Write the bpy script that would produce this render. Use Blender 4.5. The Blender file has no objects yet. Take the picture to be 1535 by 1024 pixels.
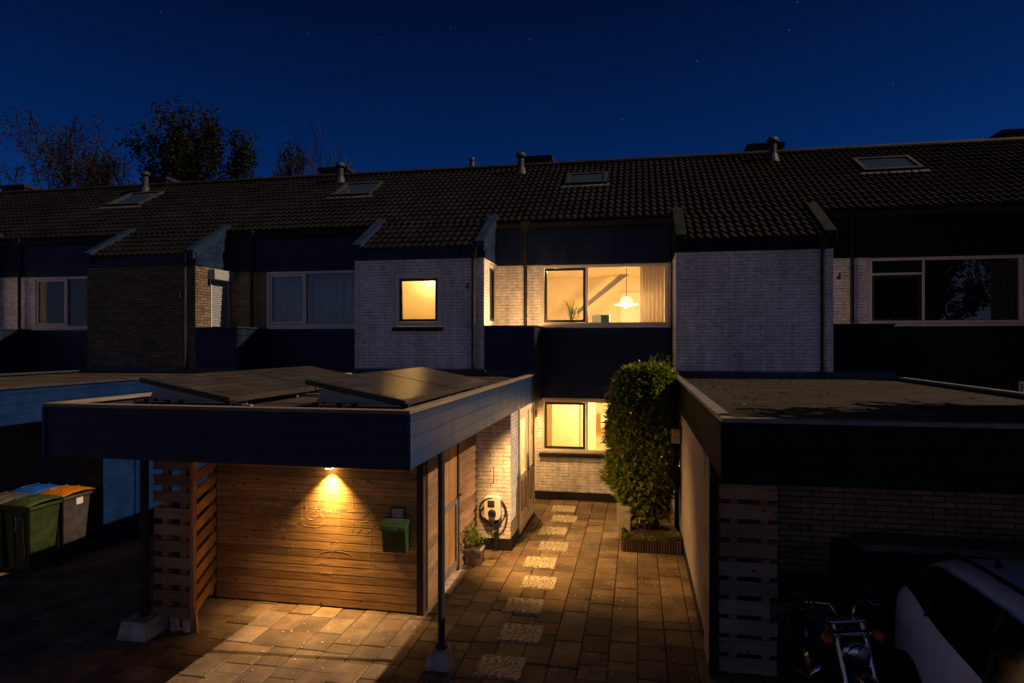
import bpy, bmesh, math, random
from mathutils import Vector, Matrix, noise as mnoise
R = math.radians
random.seed(7)
sc = bpy.context.scene
COL = sc.collection
W = {}                       # world position of every object as built

# ------------------------------------------------------------------ materials
def nodes(name):
    m = bpy.data.materials.new(name); m.use_nodes = True
    nt = m.node_tree
    b = nt.nodes['Principled BSDF']
    return m, nt, b
def N(nt, t, **kw):
    n = nt.nodes.new(t)
    for k, v in kw.items():
        if k in n.inputs.keys() if isinstance(k, str) else False: n.inputs[k].default_value = v
        else: setattr(n, k, v)
    return n
def inp(n, **kw):
    for k, v in kw.items(): n.inputs[k.replace('_', ' ')].default_value = v
def c4(c): return (c[0], c[1], c[2], 1)
def mixc(nt, kind, fac, a, b):
    n = nt.nodes.new('ShaderNodeMixRGB'); n.blend_type = kind
    for i, x in ((0, fac), (1, a), (2, b)):
        if hasattr(x, 'is_linked'): nt.links.new(x, n.inputs[i])
        elif i == 0: n.inputs[0].default_value = x
        else: n.inputs[i].default_value = c4(x)
    return n.outputs[0]
def mr(nt, x, a, b, c, d):
    n = nt.nodes.new('ShaderNodeMapRange'); nt.links.new(x, n.inputs[0])
    for i, v in enumerate((a, b, c, d)): n.inputs[i+1].default_value = v
    return n.outputs[0]
def math_(nt, op, a, b=0.0):
    n = nt.nodes.new('ShaderNodeMath'); n.operation = op
    for i, x in ((0, a), (1, b)):
        if hasattr(x, 'is_linked'): nt.links.new(x, n.inputs[i])
        else: n.inputs[i].default_value = x
    return n.outputs[0]
def tex(nt, kind='Noise', coord='Object', scale=5.0, stretch=(1, 1, 1), detail=4, rough=.6):
    tc = nt.nodes.new('ShaderNodeTexCoord'); mp = nt.nodes.new('ShaderNodeMapping')
    mp.inputs['Scale'].default_value = stretch
    nt.links.new(tc.outputs[coord], mp.inputs[0])
    t = nt.nodes.new('ShaderNodeTex' + kind)
    if 'Scale' in t.inputs: t.inputs['Scale'].default_value = scale
    if kind == 'Noise': t.inputs['Detail'].default_value = detail; t.inputs['Roughness'].default_value = rough
    nt.links.new(mp.outputs[0], t.inputs['Vector'])
    return t
def bump(nt, b, h, strength=.4, dist=.01):
    n = nt.nodes.new('ShaderNodeBump'); inp(n, Strength=strength, Distance=dist)
    nt.links.new(h, n.inputs['Height']); nt.links.new(n.outputs[0], b.inputs['Normal'])

def plain(name, col, rough=.5, metal=0, var=.25, scale=6, bmp=0, spec=.22, rnd=0, coat=0, stretch=(1, 1, 1)):
    m, nt, b = nodes(name)
    t = tex(nt, 'Noise', 'Object', scale, stretch)
    f = mr(nt, t.outputs[0], .3, .7, 1-var, 1+var)
    cc = mixc(nt, 'MULTIPLY', 1, col, f)
    if rnd:
        g = nt.nodes.new('ShaderNodeNewGeometry')
        cc = mixc(nt, 'MULTIPLY', 1, cc, mr(nt, g.outputs['Random Per Island'], 0, 1, 1-rnd, 1+rnd))
    nt.links.new(cc, b.inputs['Base Color'])
    nt.links.new(mr(nt, t.outputs[0], .3, .7, max(rough-.1, .02), min(rough+.1, 1)), b.inputs['Roughness'])
    inp(b, Metallic=metal); b.inputs['Specular IOR Level'].default_value = spec
    if coat: b.inputs['Coat Weight'].default_value = coat; b.inputs['Coat Roughness'].default_value = .05
    if bmp: bump(nt, b, tex(nt, 'Noise', 'Object', scale*6).outputs[0], bmp, .01)
    return m

def brick(name, c1, c2, mortar, painted=False, bw=.22, bh=.0625):
    m, nt, b = nodes(name)
    tc = nt.nodes.new('ShaderNodeTexCoord')
    wob = nt.nodes.new('ShaderNodeTexNoise'); inp(wob, Scale=3.0); nt.links.new(tc.outputs['UV'], wob.inputs['Vector'])
    add = nt.nodes.new('ShaderNodeVectorMath'); add.operation = 'MULTIPLY_ADD'
    nt.links.new(wob.outputs['Color'], add.inputs[0]); add.inputs[1].default_value = (.012, .008, 0); nt.links.new(tc.outputs['UV'], add.inputs[2])
    br = nt.nodes.new('ShaderNodeTexBrick')
    inp(br, Scale=1.0, Brick_Width=bw, Row_Height=bh, Mortar_Size=.0065 if not painted else .005, Mortar_Smooth=.3, Bias=0.0)
    br.inputs['Color1'].default_value = c4(c1); br.inputs['Color2'].default_value = c4(c2); br.inputs['Mortar'].default_value = c4(mortar)
    nt.links.new(add.outputs[0], br.inputs['Vector'])
    n1 = tex(nt, 'Noise', 'UV', 9); n2 = tex(nt, 'Noise', 'UV', 1.1)
    cc = mixc(nt, 'MULTIPLY', 1, br.outputs['Color'], mr(nt, n1.outputs[0], .3, .7, .78, 1.2))
    cc = mixc(nt, 'MULTIPLY', 1, cc, mr(nt, n2.outputs[0], .3, .7, .8, 1.15))
    if painted:
        st = tex(nt, 'Noise', 'UV', 1.6, (2.6, .3, 1), detail=5)
        cc = mixc(nt, 'MULTIPLY', 1, cc, mr(nt, st.outputs[0], .34, .62, .74, 1.08))
    hole = tex(nt, 'Noise', 'UV', 7, detail=2)
    k = math_(nt, 'MULTIPLY', br.outputs['Fac'], mr(nt, hole.outputs[0], .50, .62, .05, .9))
    if painted: cc = mixc(nt, 'MIX', k, cc, (.03, .028, .03))
    nt.links.new(cc, b.inputs['Base Color']); inp(b, Roughness=.85); b.inputs['Specular IOR Level'].default_value = .2
    h = math_(nt, 'SUBTRACT', math_(nt, 'MULTIPLY', n1.outputs[0], .35), br.outputs['Fac'])
    bump(nt, b, h, .9 if not painted else .8, .007)
    return m

def wood(name, col, dark, vertical=False, rough=.75, knots=True, rnd=.3):
    m, nt, b = nodes(name)
    st = (1.2, 22, 1) if not vertical else (22, 1.2, 1)
    g = nt.nodes.new('ShaderNodeNewGeometry'); rp = g.outputs['Random Per Island']
    tc = nt.nodes.new('ShaderNodeTexCoord'); mp = nt.nodes.new('ShaderNodeMapping'); mp.inputs['Scale'].default_value = st
    cmb = nt.nodes.new('ShaderNodeCombineXYZ')
    nt.links.new(math_(nt, 'MULTIPLY', rp, 37.), cmb.inputs[0]); nt.links.new(math_(nt, 'MULTIPLY', rp, 91.), cmb.inputs[1])
    ad = nt.nodes.new('ShaderNodeVectorMath'); nt.links.new(tc.outputs['UV'], ad.inputs[0]); nt.links.new(cmb.outputs[0], ad.inputs[1])
    nt.links.new(ad.outputs[0], mp.inputs[0])
    t = nt.nodes.new('ShaderNodeTexNoise'); inp(t, Scale=2.2, Detail=6.0, Roughness=.65, Distortion=.6); nt.links.new(mp.outputs[0], t.inputs[0])
    cc = mixc(nt, 'MIX', mr(nt, t.outputs[0], .35, .68, 0, 1), col, dark)
    cc = mixc(nt, 'MULTIPLY', 1, cc, mr(nt, rp, 0, 1, 1-rnd, 1+rnd))
    big = tex(nt, 'Noise', 'UV', 1.3)
    cc = mixc(nt, 'MULTIPLY', 1, cc, mr(nt, big.outputs[0], .3, .7, .75, 1.2))
    if knots:
        v = nt.nodes.new('ShaderNodeTexVoronoi'); inp(v, Scale=4.5, Randomness=1.0)
        m2 = nt.nodes.new('ShaderNodeMapping'); m2.inputs['Scale'].default_value = (1, 1.6, 1) if not vertical else (1.6, 1, 1)
        nt.links.new(ad.outputs[0], m2.inputs[0]); nt.links.new(m2.outputs[0], v.inputs['Vector'])
        cc = mixc(nt, 'MIX', mr(nt, v.outputs['Distance'], .06, .13, .9, 0), cc, (dark[0]*.25, dark[1]*.2, dark[2]*.2))
    nt.links.new(cc, b.inputs['Base Color']); inp(b, Roughness=rough)
    b.inputs['Specular IOR Level'].default_value = .25
    bump(nt, b, t.outputs[0], .35, .004)
    return m

def glass(name, tint=(1, 1, 1), refl=1.0, rough=.0):
    m = bpy.data.materials.new(name); m.use_nodes = True; nt = m.node_tree; nt.nodes.clear()
    o = nt.nodes.new('ShaderNodeOutputMaterial'); mx = nt.nodes.new('ShaderNodeMixShader')
    tr = nt.nodes.new('ShaderNodeBsdfTransparent'); tr.inputs[0].default_value = c4(tint)
    gl = nt.nodes.new('ShaderNodeBsdfGlossy'); gl.inputs['Roughness'].default_value = rough
    fr = nt.nodes.new('ShaderNodeFresnel'); fr.inputs[0].default_value = 1.5
    f = math_(nt, 'MULTIPLY', fr.outputs[0], refl)
    nt.links.new(f, mx.inputs[0]); nt.links.new(tr.outputs[0], mx.inputs[1]); nt.links.new(gl.outputs[0], mx.inputs[2])
    nt.links.new(mx.outputs[0], o.inputs[0])
    return m
def emit(name, col, strength):
    m, nt, b = nodes(name)
    b.inputs['Base Color'].default_value = c4(col); b.inputs['Emission Color'].default_value = c4(col); b.inputs['Emission Strength'].default_value = strength
    return m
def leafmat(name, col, col2, trans=.35, rough=.4):
    m = bpy.data.materials.new(name); m.use_nodes = True; nt = m.node_tree
    b = nt.nodes['Principled BSDF']; o = nt.nodes['Material Output']
    g = nt.nodes.new('ShaderNodeNewGeometry')
    cc = mixc(nt, 'MIX', g.outputs['Random Per Island'], col, col2)
    nt.links.new(cc, b.inputs['Base Color']); inp(b, Roughness=rough)
    b.inputs['Specular IOR Level'].default_value = .35 if rough < .45 else .1
    t = nt.nodes.new('ShaderNodeBsdfTranslucent'); nt.links.new(cc, t.inputs[0])
    mx = nt.nodes.new('ShaderNodeMixShader'); mx.inputs[0].default_value = trans
    nt.links.new(b.outputs[0], mx.inputs[1]); nt.links.new(t.outputs[0], mx.inputs[2]); nt.links.new(mx.outputs[0], o.inputs[0])
    return m

def tilemat():
    m, nt, b = nodes('roof_tile')
    tc = nt.nodes.new('ShaderNodeTexCoord'); mp = nt.nodes.new('ShaderNodeMapping'); mp.inputs['Scale'].default_value = (1/.298, 1/.26, 1)
    nt.links.new(tc.outputs['UV'], mp.inputs[0])
    fl = nt.nodes.new('ShaderNodeVectorMath'); fl.operation = 'FLOOR'; nt.links.new(mp.outputs[0], fl.inputs[0])
    wn = nt.nodes.new('ShaderNodeTexWhiteNoise'); wn.noise_dimensions = '2D'; nt.links.new(fl.outputs[0], wn.inputs['Vector'])
    cc = mixc(nt, 'MIX', wn.outputs['Value'], (.0020, .0028, .0045), (.0050, .0061, .0086))
    n = tex(nt, 'Noise', 'UV', 14); cc = mixc(nt, 'MULTIPLY', 1, cc, mr(nt, n.outputs[0], .3, .7, .7, 1.3))
    n2 = tex(nt, 'Noise', 'UV', .45, detail=6, rough=.7); cc = mixc(nt, 'MULTIPLY', 1, cc, mr(nt, n2.outputs[0], .32, .68, .35, 1.6))
    nt.links.new(cc, b.inputs['Base Color']); inp(b, Roughness=.7); b.inputs['Specular IOR Level'].default_value = .07
    bump(nt, b, n.outputs[0], .3, .004)
    return m

def pavermat():
    m, nt, b = nodes('paver')
    g = nt.nodes.new('ShaderNodeNewGeometry'); rp = g.outputs['Random Per Island']
    cc = mixc(nt, 'MIX', rp, (.125, .092, .060), (.275, .20, .122))
    wn = nt.nodes.new('ShaderNodeTexWhiteNoise'); wn.noise_dimensions = '1D'; nt.links.new(rp, wn.inputs['W'])
    cc = mixc(nt, 'MIX', mr(nt, wn.outputs['Value'], .75, 1, 0, .5), cc, (.19, .095, .06))
    n = tex(nt, 'Noise', 'Object', 60, detail=5); cc = mixc(nt, 'MULTIPLY', 1, cc, mr(nt, n.outputs[0], .3, .7, .75, 1.25))
    n2 = tex(nt, 'Noise', 'Object', 2.2, detail=6); cc = mixc(nt, 'MULTIPLY', 1, cc, mr(nt, n2.outputs[0], .3, .7, .5, 1.35))
    v = nt.nodes.new('ShaderNodeTexVoronoi'); inp(v, Scale=9.0); v.feature = 'F1'
    tc = nt.nodes.new('ShaderNodeTexCoord'); nt.links.new(tc.outputs['Object'], v.inputs['Vector'])
    cc = mixc(nt, 'MIX', mr(nt, v.outputs['Distance'], .05, .1, .55, 0), cc, (.5, .47, .4))
    nt.links.new(cc, b.inputs['Base Color']); inp(b, Roughness=.8)
    b.inputs['Specular IOR Level'].default_value = .3
    bump(nt, b, mixc(nt, 'ADD', 1, n.outputs['Color'], n2.outputs['Color']), .5, .006)
    return m

def stepmat():
    m, nt, b = nodes('stamped_stone')
    t = tex(nt, 'Noise', 'Object', 5, detail=1)
    w = nt.nodes.new('ShaderNodeTexWave'); inp(w, Scale=4.2, Distortion=21.0, Detail=2.0, Detail_Scale=1.2)
    tc = nt.nodes.new('ShaderNodeTexCoord'); mp = nt.nodes.new('ShaderNodeMapping'); mp.inputs['Rotation'].default_value = (0, 0, .6); nt.links.new(tc.outputs['Object'], mp.inputs[0]); nt.links.new(mp.outputs[0], w.inputs['Vector'])
    cc = mixc(nt, 'MIX', mr(nt, w.outputs['Fac'], .12, .36, 0, 1), (.24, .19, .135), (.62, .53, .39))
    cc = mixc(nt, 'MULTIPLY', 1, cc, mr(nt, tex(nt, 'Noise', 'Object', 7).outputs[0], .3, .7, .7, 1.2))
    nt.links.new(cc, b.inputs['Base Color']); inp(b, Roughness=.75)
    bump(nt, b, w.outputs['Fac'], .9, .012)
    return m

M = {}
M['white_brick'] = brick('white_painted_brick', (.75, .71, .72), (.68, .645, .66), (.46, .43, .44), True)
M['brown_brick'] = brick('brown_brick', (.20, .155, .10), (.11, .085, .058), (.045, .04, .034))
M['tan_brick'] = brick('tan_brick', (.30, .235, .14), (.20, .15, .09), (.09, .075, .055))
M['garage_brick'] = brick('garage_brick', (.44, .29, .165), (.25, .165, .095), (.035, .031, .028))
M['navy'] = plain('navy_paint', (.007, .015, .046), .5, var=.5, scale=2.5, stretch=(2.2, 2.2, .5))
M['blue'] = plain('blue_paint', (.0015, .020, .095), .5, var=.2, scale=3)
M['fascia_blue'] = plain('fascia_blue_paint', (.005, .028, .105), .42, var=.45, scale=2.2, stretch=(2, 1.4, .6))
M['green_black'] = plain('dark_green_paint', (.006, .011, .014), .8, var=.2, scale=3, spec=.05)
M['black_board'] = plain('black_board', (.012, .012, .016), .6, var=.25)
M['frame_white'] = plain('white_frame_paint', (.62, .57, .52), .4, var=.06)
M['cream'] = plain('cream_paint', (.84, .74, .54), .4, var=.06)
M['sash_dark'] = plain('dark_sash', (.02, .028, .035), .35, var=.1)
M['zinc'] = plain('grey_metal', (.03, .038, .052), .6, .0, var=.2)
M['zinc_dark'] = plain('dark_grey_metal', (.02, .024, .03), .6, 0, var=.2)
M['trim_wood'] = wood('weathered_trim', (.19, .165, .14), (.115, .10, .088), knots=False)
M['lead'] = plain('lead_flashing', (.065, .07, .085), .6, .2, var=.35, scale=4, bmp=.3)
M['plinth'] = plain('black_plinth', (.016, .016, .018), .6, var=.3, bmp=.2)
M['felt'] = plain('roof_felt', (.032, .027, .024), .92, var=.5, scale=1.8, bmp=.6)
M['felt_streaked'] = plain('streaked_roof_felt', (.014, .013, .013), .92, var=.8, scale=2.2, bmp=.9, stretch=(.7, 2.2, 1))
M['tile'] = tilemat()
M['ridge'] = plain('ridge_tile', (.012, .0115, .012), .65, var=.3, scale=4, rnd=.25)
M['shed_wood'] = wood('shed_plank', (.50, .31, .115), (.25, .13, .042), rnd=.32)
M['door_wood'] = wood('door_plank', (.42, .235, .10), (.22, .11, .045), vertical=True, rnd=.15)
M['grey_wood'] = wood('weathered_plank', (.27, .17, .095), (.12, .07, .04), rnd=.3)
M['pale_wood'] = wood('grey_pallet_plank', (.36, .28, .21), (.18, .135, .10), rnd=.25)
M['pallet_wood'] = wood('old_pallet_plank', (.25, .165, .095), (.12, .075, .042), rnd=.3)
M['brown_pallet'] = wood('brown_pallet_plank', (.36, .20, .11), (.17, .09, .05), rnd=.3)
M['dark_wood'] = wood('dark_post', (.06, .04, .028), (.03, .02, .014), vertical=True)
M['paver'] = pavermat()
M['step'] = stepmat()
M['soil'] = plain('soil', (.05, .036, .024), .95, var=.5, scale=8, bmp=.8)
M['asphalt'] = plain('dark_ground', (.035, .033, .031), .9, var=.4, scale=3, bmp=.5)
M['concrete'] = plain('concrete', (.46, .385, .30), .9, var=.45, scale=7, bmp=.7)
M['plaster'] = plain('pinkish_plaster', (.30, .26, .245), .85, var=.15, scale=3, bmp=.3)
M['pot'] = plain('concrete_pot', (.34, .29, .23), .85, var=.2, scale=6, bmp=.3)
M['glass'] = glass('window_glass')
M['dark_glass'] = glass('dark_window_glass', (.7, .75, .8), 1.3)
M['frost'] = plain('frosted_pane', (.8, .8, .78), .5, var=.05)
M['sky_glass'] = plain('skylight_glass', (.02, .04, .075), .1, var=.05, spec=1.0)
M['room_wall'] = plain('warm_room_wall', (.80, .66, .42), .9, var=.06, scale=1.5)
M['room_white'] = plain('room_white', (.85, .74, .52), .9, var=.05)
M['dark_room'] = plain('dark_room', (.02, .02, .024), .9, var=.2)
M['curtain'] = leafmat('curtain_cloth', (.86, .78, .64), (.86, .78, .64), .5, .9)
M['net'] = plain('net_curtain_cloth', (.75, .74, .74), .95, var=.75, scale=5, stretch=(5, .1, .1))  # strong vertical stripes put the shading of the pleats into the cloth colour
M['shutter'] = plain('shutter_slat', (.30, .33, .38), .5, var=.08)
M['white_plastic'] = plain('white_plastic', (.78, .74, .68), .3, var=.04)
M['black_plastic'] = plain('black_plastic', (.012, .012, .013), .4, var=.2)
M['rubber'] = plain('rubber', (.015, .015, .016), .8, var=.2)
M['green_box'] = plain('green_painted_metal', (.030, .060, .026), .55, var=.4, scale=7)
M['bin_green'] = plain('green_bin_plastic', (.026, .042, .014), .5, var=.45, scale=5)
M['bin_grey'] = plain('grey_bin_plastic', (.050, .048, .047), .5, var=.35, scale=5)
M['bin_dark'] = plain('dark_bin_plastic', (.05, .045, .042), .5, var=.3, scale=3)
M['lid_orange'] = plain('orange_lid', (.30, .105, .006), .42, var=.15, scale=3)
M['lid_blue'] = plain('blue_lid', (.006, .055, .26), .42, var=.15, scale=3)
M['paper'] = plain('paper', (.6, .58, .54), .8, var=.1)
M['chalk'] = plain('chalk', (.62, .45, .25), .95, var=.4, scale=30)
M['lamp_metal'] = plain('lamp_metal', (.09, .085, .08), .4, .6, var=.15)
def solarmat():
    m, nt, b = nodes('solar_cell')
    br = nt.nodes.new('ShaderNodeTexBrick'); br.offset = 0; inp(br, Scale=1.0, Brick_Width=.157, Row_Height=.157, Mortar_Size=.0022)
    br.inputs['Color1'].default_value = (.016, .016, .017, 1); br.inputs['Color2'].default_value = (.024, .023, .022, 1); br.inputs['Mortar'].default_value = (.13, .12, .11, 1)
    tc = nt.nodes.new('ShaderNodeTexCoord'); nt.links.new(tc.outputs['UV'], br.inputs['Vector'])
    dust = tex(nt, 'Noise', 'Object', 2.5)
    cc = mixc(nt, 'MIX', mr(nt, dust.outputs[0], .4, .75, .0, .28), br.outputs['Color'], (.12, .10, .085)); nt.links.new(cc, b.inputs['Base Color'])
    inp(b, Roughness=.3); b.inputs['Specular IOR Level'].default_value = .07
    return m
M['solar'] = solarmat()
M['edge_metal'] = plain('pale_edge_metal', (.15, .15, .165), .5, .2, var=.3)
M['verge'] = plain('verge_paint', (.009, .023, .060), .6, var=.3, spec=.1)
M['verge_green'] = plain('verge_dark_paint', (.008, .014, .017), .7, var=.3, spec=.1)
M['solar_frame'] = plain('solar_frame', (.05, .046, .042), .5, .3, var=.15)
M['mount'] = plain('mount_plate', (.24, .23, .225), .5, .3, var=.2)
M['leaf'] = leafmat('laurel_leaf', (.045, .095, .010), (.27, .31, .034), .3, .34)
M['leaf_pot'] = leafmat('pot_plant_leaf', (.10, .15, .02), (.22, .25, .04), .3, .45)
M['leaf_autumn'] = leafmat('autumn_leaf', (.017, .014, .002), (.036, .026, .003), .3, .7)
M['leaf_tree'] = leafmat('tree_leaf', (.010, .015, .002), (.030, .029, .003), .3, .7)
M['bark'] = plain('bark', (.022, .018, .015), .9, var=.4, scale=8)
M['car_paint'] = plain('white_car_paint', (.86, .90, .97), .3, var=.03, coat=.6)
M['car_glass'] = plain('car_glass', (.006, .006, .008), .05, var=.0, spec=.15)
M['chrome'] = plain('chrome', (.44, .47, .53), .16, 1, var=.1)
M['amber'] = plain('amber_lens', (.55, .13, .01), .25, var=.1)
M['red_lens'] = plain('red_lens', (.14, .006, .008), .2, var=.1)
M['leather'] = plain('black_leather', (.03, .027, .028), .38, var=.3, bmp=.2, spec=.5)
M['moto_blue'] = plain('dark_blue_paint', (.01, .02, .06), .2, var=.1, coat=.8)
M['stone_lid'] = plain('mottled_grey_lid', (.16, .13, .115), .6, var=.5, scale=9, bmp=.3)
M['bulb'] = emit('lamp_glow', (1, .58, .2), 40)
M['pendant_glow'] = emit('pendant_glow', (1, .76, .42), 1.5)

# ------------------------------------------------------------------ mesh helper
class MB:
    def __init__(s): s.v = []; s.f = []
    def add(s, vs, fs):
        o = len(s.v); s.v += [tuple(p) for p in vs]; s.f += [tuple(i+o for i in f) for f in fs]
    def box(s, x0, x1, y0, y1, z0, z1):
        if x0 > x1: x0, x1 = x1, x0
        if y0 > y1: y0, y1 = y1, y0
        s.add([(x0,y0,z0),(x1,y0,z0),(x1,y1,z0),(x0,y1,z0),(x0,y0,z1),(x1,y0,z1),(x1,y1,z1),(x0,y1,z1)],
              [(0,3,2,1),(4,5,6,7),(0,1,5,4),(1,2,6,5),(2,3,7,6),(3,0,4,7)])
    def hexa(s, b, t):      # bottom 4, top 4
        s.add(list(b)+list(t), [(0,3,2,1),(4,5,6,7),(0,1,5,4),(1,2,6,5),(2,3,7,6),(3,0,4,7)])
    def cbox(s, x0, x1, y0, y1, z0, z1, c=.006):   # box with a chamfered top
        s.add([(x0,y0,z0),(x1,y0,z0),(x1,y1,z0),(x0,y1,z0),(x0,y0,z1-c),(x1,y0,z1-c),(x1,y1,z1-c),(x0,y1,z1-c),
               (x0+c,y0+c,z1),(x1-c,y0+c,z1),(x1-c,y1-c,z1),(x0+c,y1-c,z1)],
              [(0,1,5,4),(1,2,6,5),(2,3,7,6),(3,0,4,7),(4,5,9,8),(5,6,10,9),(6,7,11,10),(7,4,8,11),(8,9,10,11)])
    def prism(s, poly, axis, a, b):   # poly in the other two axes, in order
        n = len(poly)
        def P(p, t): return {'x': (t, p[0], p[1]), 'y': (p[0], t, p[1]), 'z': (p[0], p[1], t)}[axis]
        s.add([P(p, a) for p in poly]+[P(p, b) for p in poly],
              [tuple(range(n)), tuple(range(2*n-1, n-1, -1))]+[(i, (i+1) % n, n+(i+1) % n, n+i) for i in range(n)])
    def tube(s, pts, r, n=8, caps=True):
        pts = [Vector(p) for p in pts]; rs = r if isinstance(r, (list, tuple)) else [r]*len(pts)
        rings = []; up = None
        for i, p in enumerate(pts):
            d = (pts[min(i+1, len(pts)-1)]-pts[max(i-1, 0)])
            d = d.normalized() if d.length > 1e-9 else Vector((0, 0, 1))
            if up is None: up = Vector((0, 0, 1)) if abs(d.z) < .9 else Vector((1, 0, 0))
            a = d.cross(up);
            if a.length < 1e-6: a = d.cross(Vector((1, .3, 0)))
            a.normalize(); b = a.cross(d); up = b
            rings.append([p+(a*math.cos(2*math.pi*k/n)+b*math.sin(2*math.pi*k/n))*rs[i] for k in range(n)])
        vs = [q for g in rings for q in g]
        fs = [(i*n+k, i*n+(k+1) % n, (i+1)*n+(k+1) % n, (i+1)*n+k) for i in range(len(pts)-1) for k in range(n)]
        if caps: fs += [tuple(range(n-1, -1, -1)), tuple((len(pts)-1)*n+k for k in range(n))]
        s.add(vs, fs)
    def lathe(s, prof, c=(0, 0, 0), axis='z', n=24):   # prof: (radius, height)
        vs = []
        for r, h in prof:
            for k in range(n):
                a = 2*math.pi*k/n; u, w = r*math.cos(a), r*math.sin(a)
                p = {'z': (u, w, h), 'x': (h, u, w), 'y': (u, h, w)}[axis]
                vs.append((p[0]+c[0], p[1]+c[1], p[2]+c[2]))
        m = len(prof)
        fs = [(i*n+k, i*n+(k+1) % n, (i+1)*n+(k+1) % n, (i+1)*n+k) for i in range(m-1) for k in range(n)]
        fs += [tuple(range(n-1, -1, -1)), tuple((m-1)*n+k for k in range(n))]
        s.add(vs, fs)
    def boards_x(s, x0, x1, y, z0, z1, bh, lap=.007, th=.02, first=None, sgn=-1):   # boards running in X, facing sgn*Y
        z = z0; k = 0
        while z < z1-.005:
            t = min(z+(first if (first and k == 0) else bh), z1)
            s.prism([(y, z), (y+sgn*(th+lap), z), (y+sgn*(th+lap), z+.004), (y+sgn*th, t-.006), (y+sgn*th*.5, t-.001), (y, t-.001)], 'x', x0, x1)
            z = t; k += 1
    def boards_y(s, y0, y1, x, z0, z1, bh, lap=.007, th=.02, sgn=1):
        z = z0
        while z < z1-.005:
            t = min(z+bh, z1)
            s.prism([(x, z), (x+sgn*(th+lap), z), (x+sgn*(th+lap), z+.004), (x+sgn*th, t-.006), (x+sgn*th*.5, t-.001), (x, t-.001)], 'y', y0, y1)
            z = t
    def wall_x(s, x0, x1, y0, y1, z0, z1, holes=()):   # wall in the XZ plane with holes (xa,xb,za,zb)
        xs = sorted({x0, x1, *[h[0] for h in holes], *[h[1] for h in holes]})
        for a, b in zip(xs, xs[1:]):
            cut = sorted((h[2], h[3]) for h in holes if h[0] < b-1e-6 and h[1] > a+1e-6); z = z0
            for c, d in cut:
                if c > z+1e-6: s.box(a, b, y0, y1, z, c)
                z = d
            if z < z1-1e-6: s.box(a, b, y0, y1, z, z1)
    def wall_y(s, y0, y1, x0, x1, z0, z1, holes=()):
        t = MB(); t.wall_x(y0, y1, x0, x1, z0, z1, holes)
        s.add([(p[1], p[0], p[2]) for p in t.v], [f[::-1] for f in t.f])
    def frame(s, x0, x1, z0, z1, y0, y1, w):   # rectangular frame in XZ
        s.box(x0, x1, y0, y1, z0, z0+w); s.box(x0, x1, y0, y1, z1-w, z1)
        s.box(x0, x0+w, y0, y1, z0+w, z1-w); s.box(x1-w, x1, y0, y1, z0+w, z1-w)
    def build(s, name, mat, parent=None, smooth=False, bevel=0, subsurf=0):
        me = bpy.data.meshes.new(name)
        me.from_pydata(s.v, [], s.f)
        bm = bmesh.new(); bm.from_mesh(me)
        bmesh.ops.recalc_face_normals(bm, faces=bm.faces)
        uv = bm.loops.layers.uv.new('UVMap')
        for f in bm.faces:
            n = f.normal; ax = max(range(3), key=lambda i: abs(n[i]))
            for l in f.loops:
                c = l.vert.co
                l[uv].uv = (c.y, c.z) if ax == 0 else ((c.x, c.z) if ax == 1 else (c.x, c.y))
        cs = [v.co for v in bm.verts]
        lo = Vector([min(c[i] for c in cs) for i in range(3)]); hi = Vector([max(c[i] for c in cs) for i in range(3)])
        org = Vector(((lo.x+hi.x)/2, (lo.y+hi.y)/2, lo.z))
        bmesh.ops.translate(bm, verts=bm.verts, vec=-org)
        bm.to_mesh(me); bm.free()
        if smooth:
            for p in me.polygons: p.use_smooth = True
        me.materials.append(mat if not isinstance(mat, str) else M[mat])
        o = bpy.data.objects.new(name, me); COL.objects.link(o); o.location = org; W[o.name] = org.copy()
        if parent is not None:
            o.parent = parent; o.matrix_parent_inverse = Matrix.Translation(-W[parent.name])
        if bevel:
            b = o.modifiers.new('bevel', 'BEVEL'); b.width = bevel; b.segments = 2; b.limit_method = 'ANGLE'
        if subsurf:
            b = o.modifiers.new('sub', 'SUBSURF'); b.levels = subsurf; b.render_levels = subsurf
        return o

def tag(o, label=None, cat=None, group=None, kind=None):
    if label: o['label'] = label
    if cat: o['category'] = cat
    if group: o['group'] = group
    if kind: o['kind'] = kind
    return o
def thing(name, label, cat, loc=(0, 0, 0), group=None):
    o = bpy.data.objects.new(name, None); COL.objects.link(o); o.empty_display_size = .2
    o.location = loc; W[o.name] = Vector(loc)
    return tag(o, label, cat, group)
def children(o): return [c for c in bpy.data.objects if c.parent is o]
def copy_tree(o, parent=None):
    c = o.copy(); COL.objects.link(c); W[c.name] = W[o.name].copy()
    if parent is not None: c.parent = parent
    for ch in children(o): copy_tree(ch, c)
    return c
def box1(name, mat, parent, *b, bevel=0):
    m = MB(); m.box(*b); return m.build(name, mat, parent, bevel=bevel)

YF, YR = 12.47, 13.66          # front plane of the bays, plane of the recesses
def roofz(y): return 5.93+.577*(y-13.6)
YRIDGE = 17.3

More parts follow.
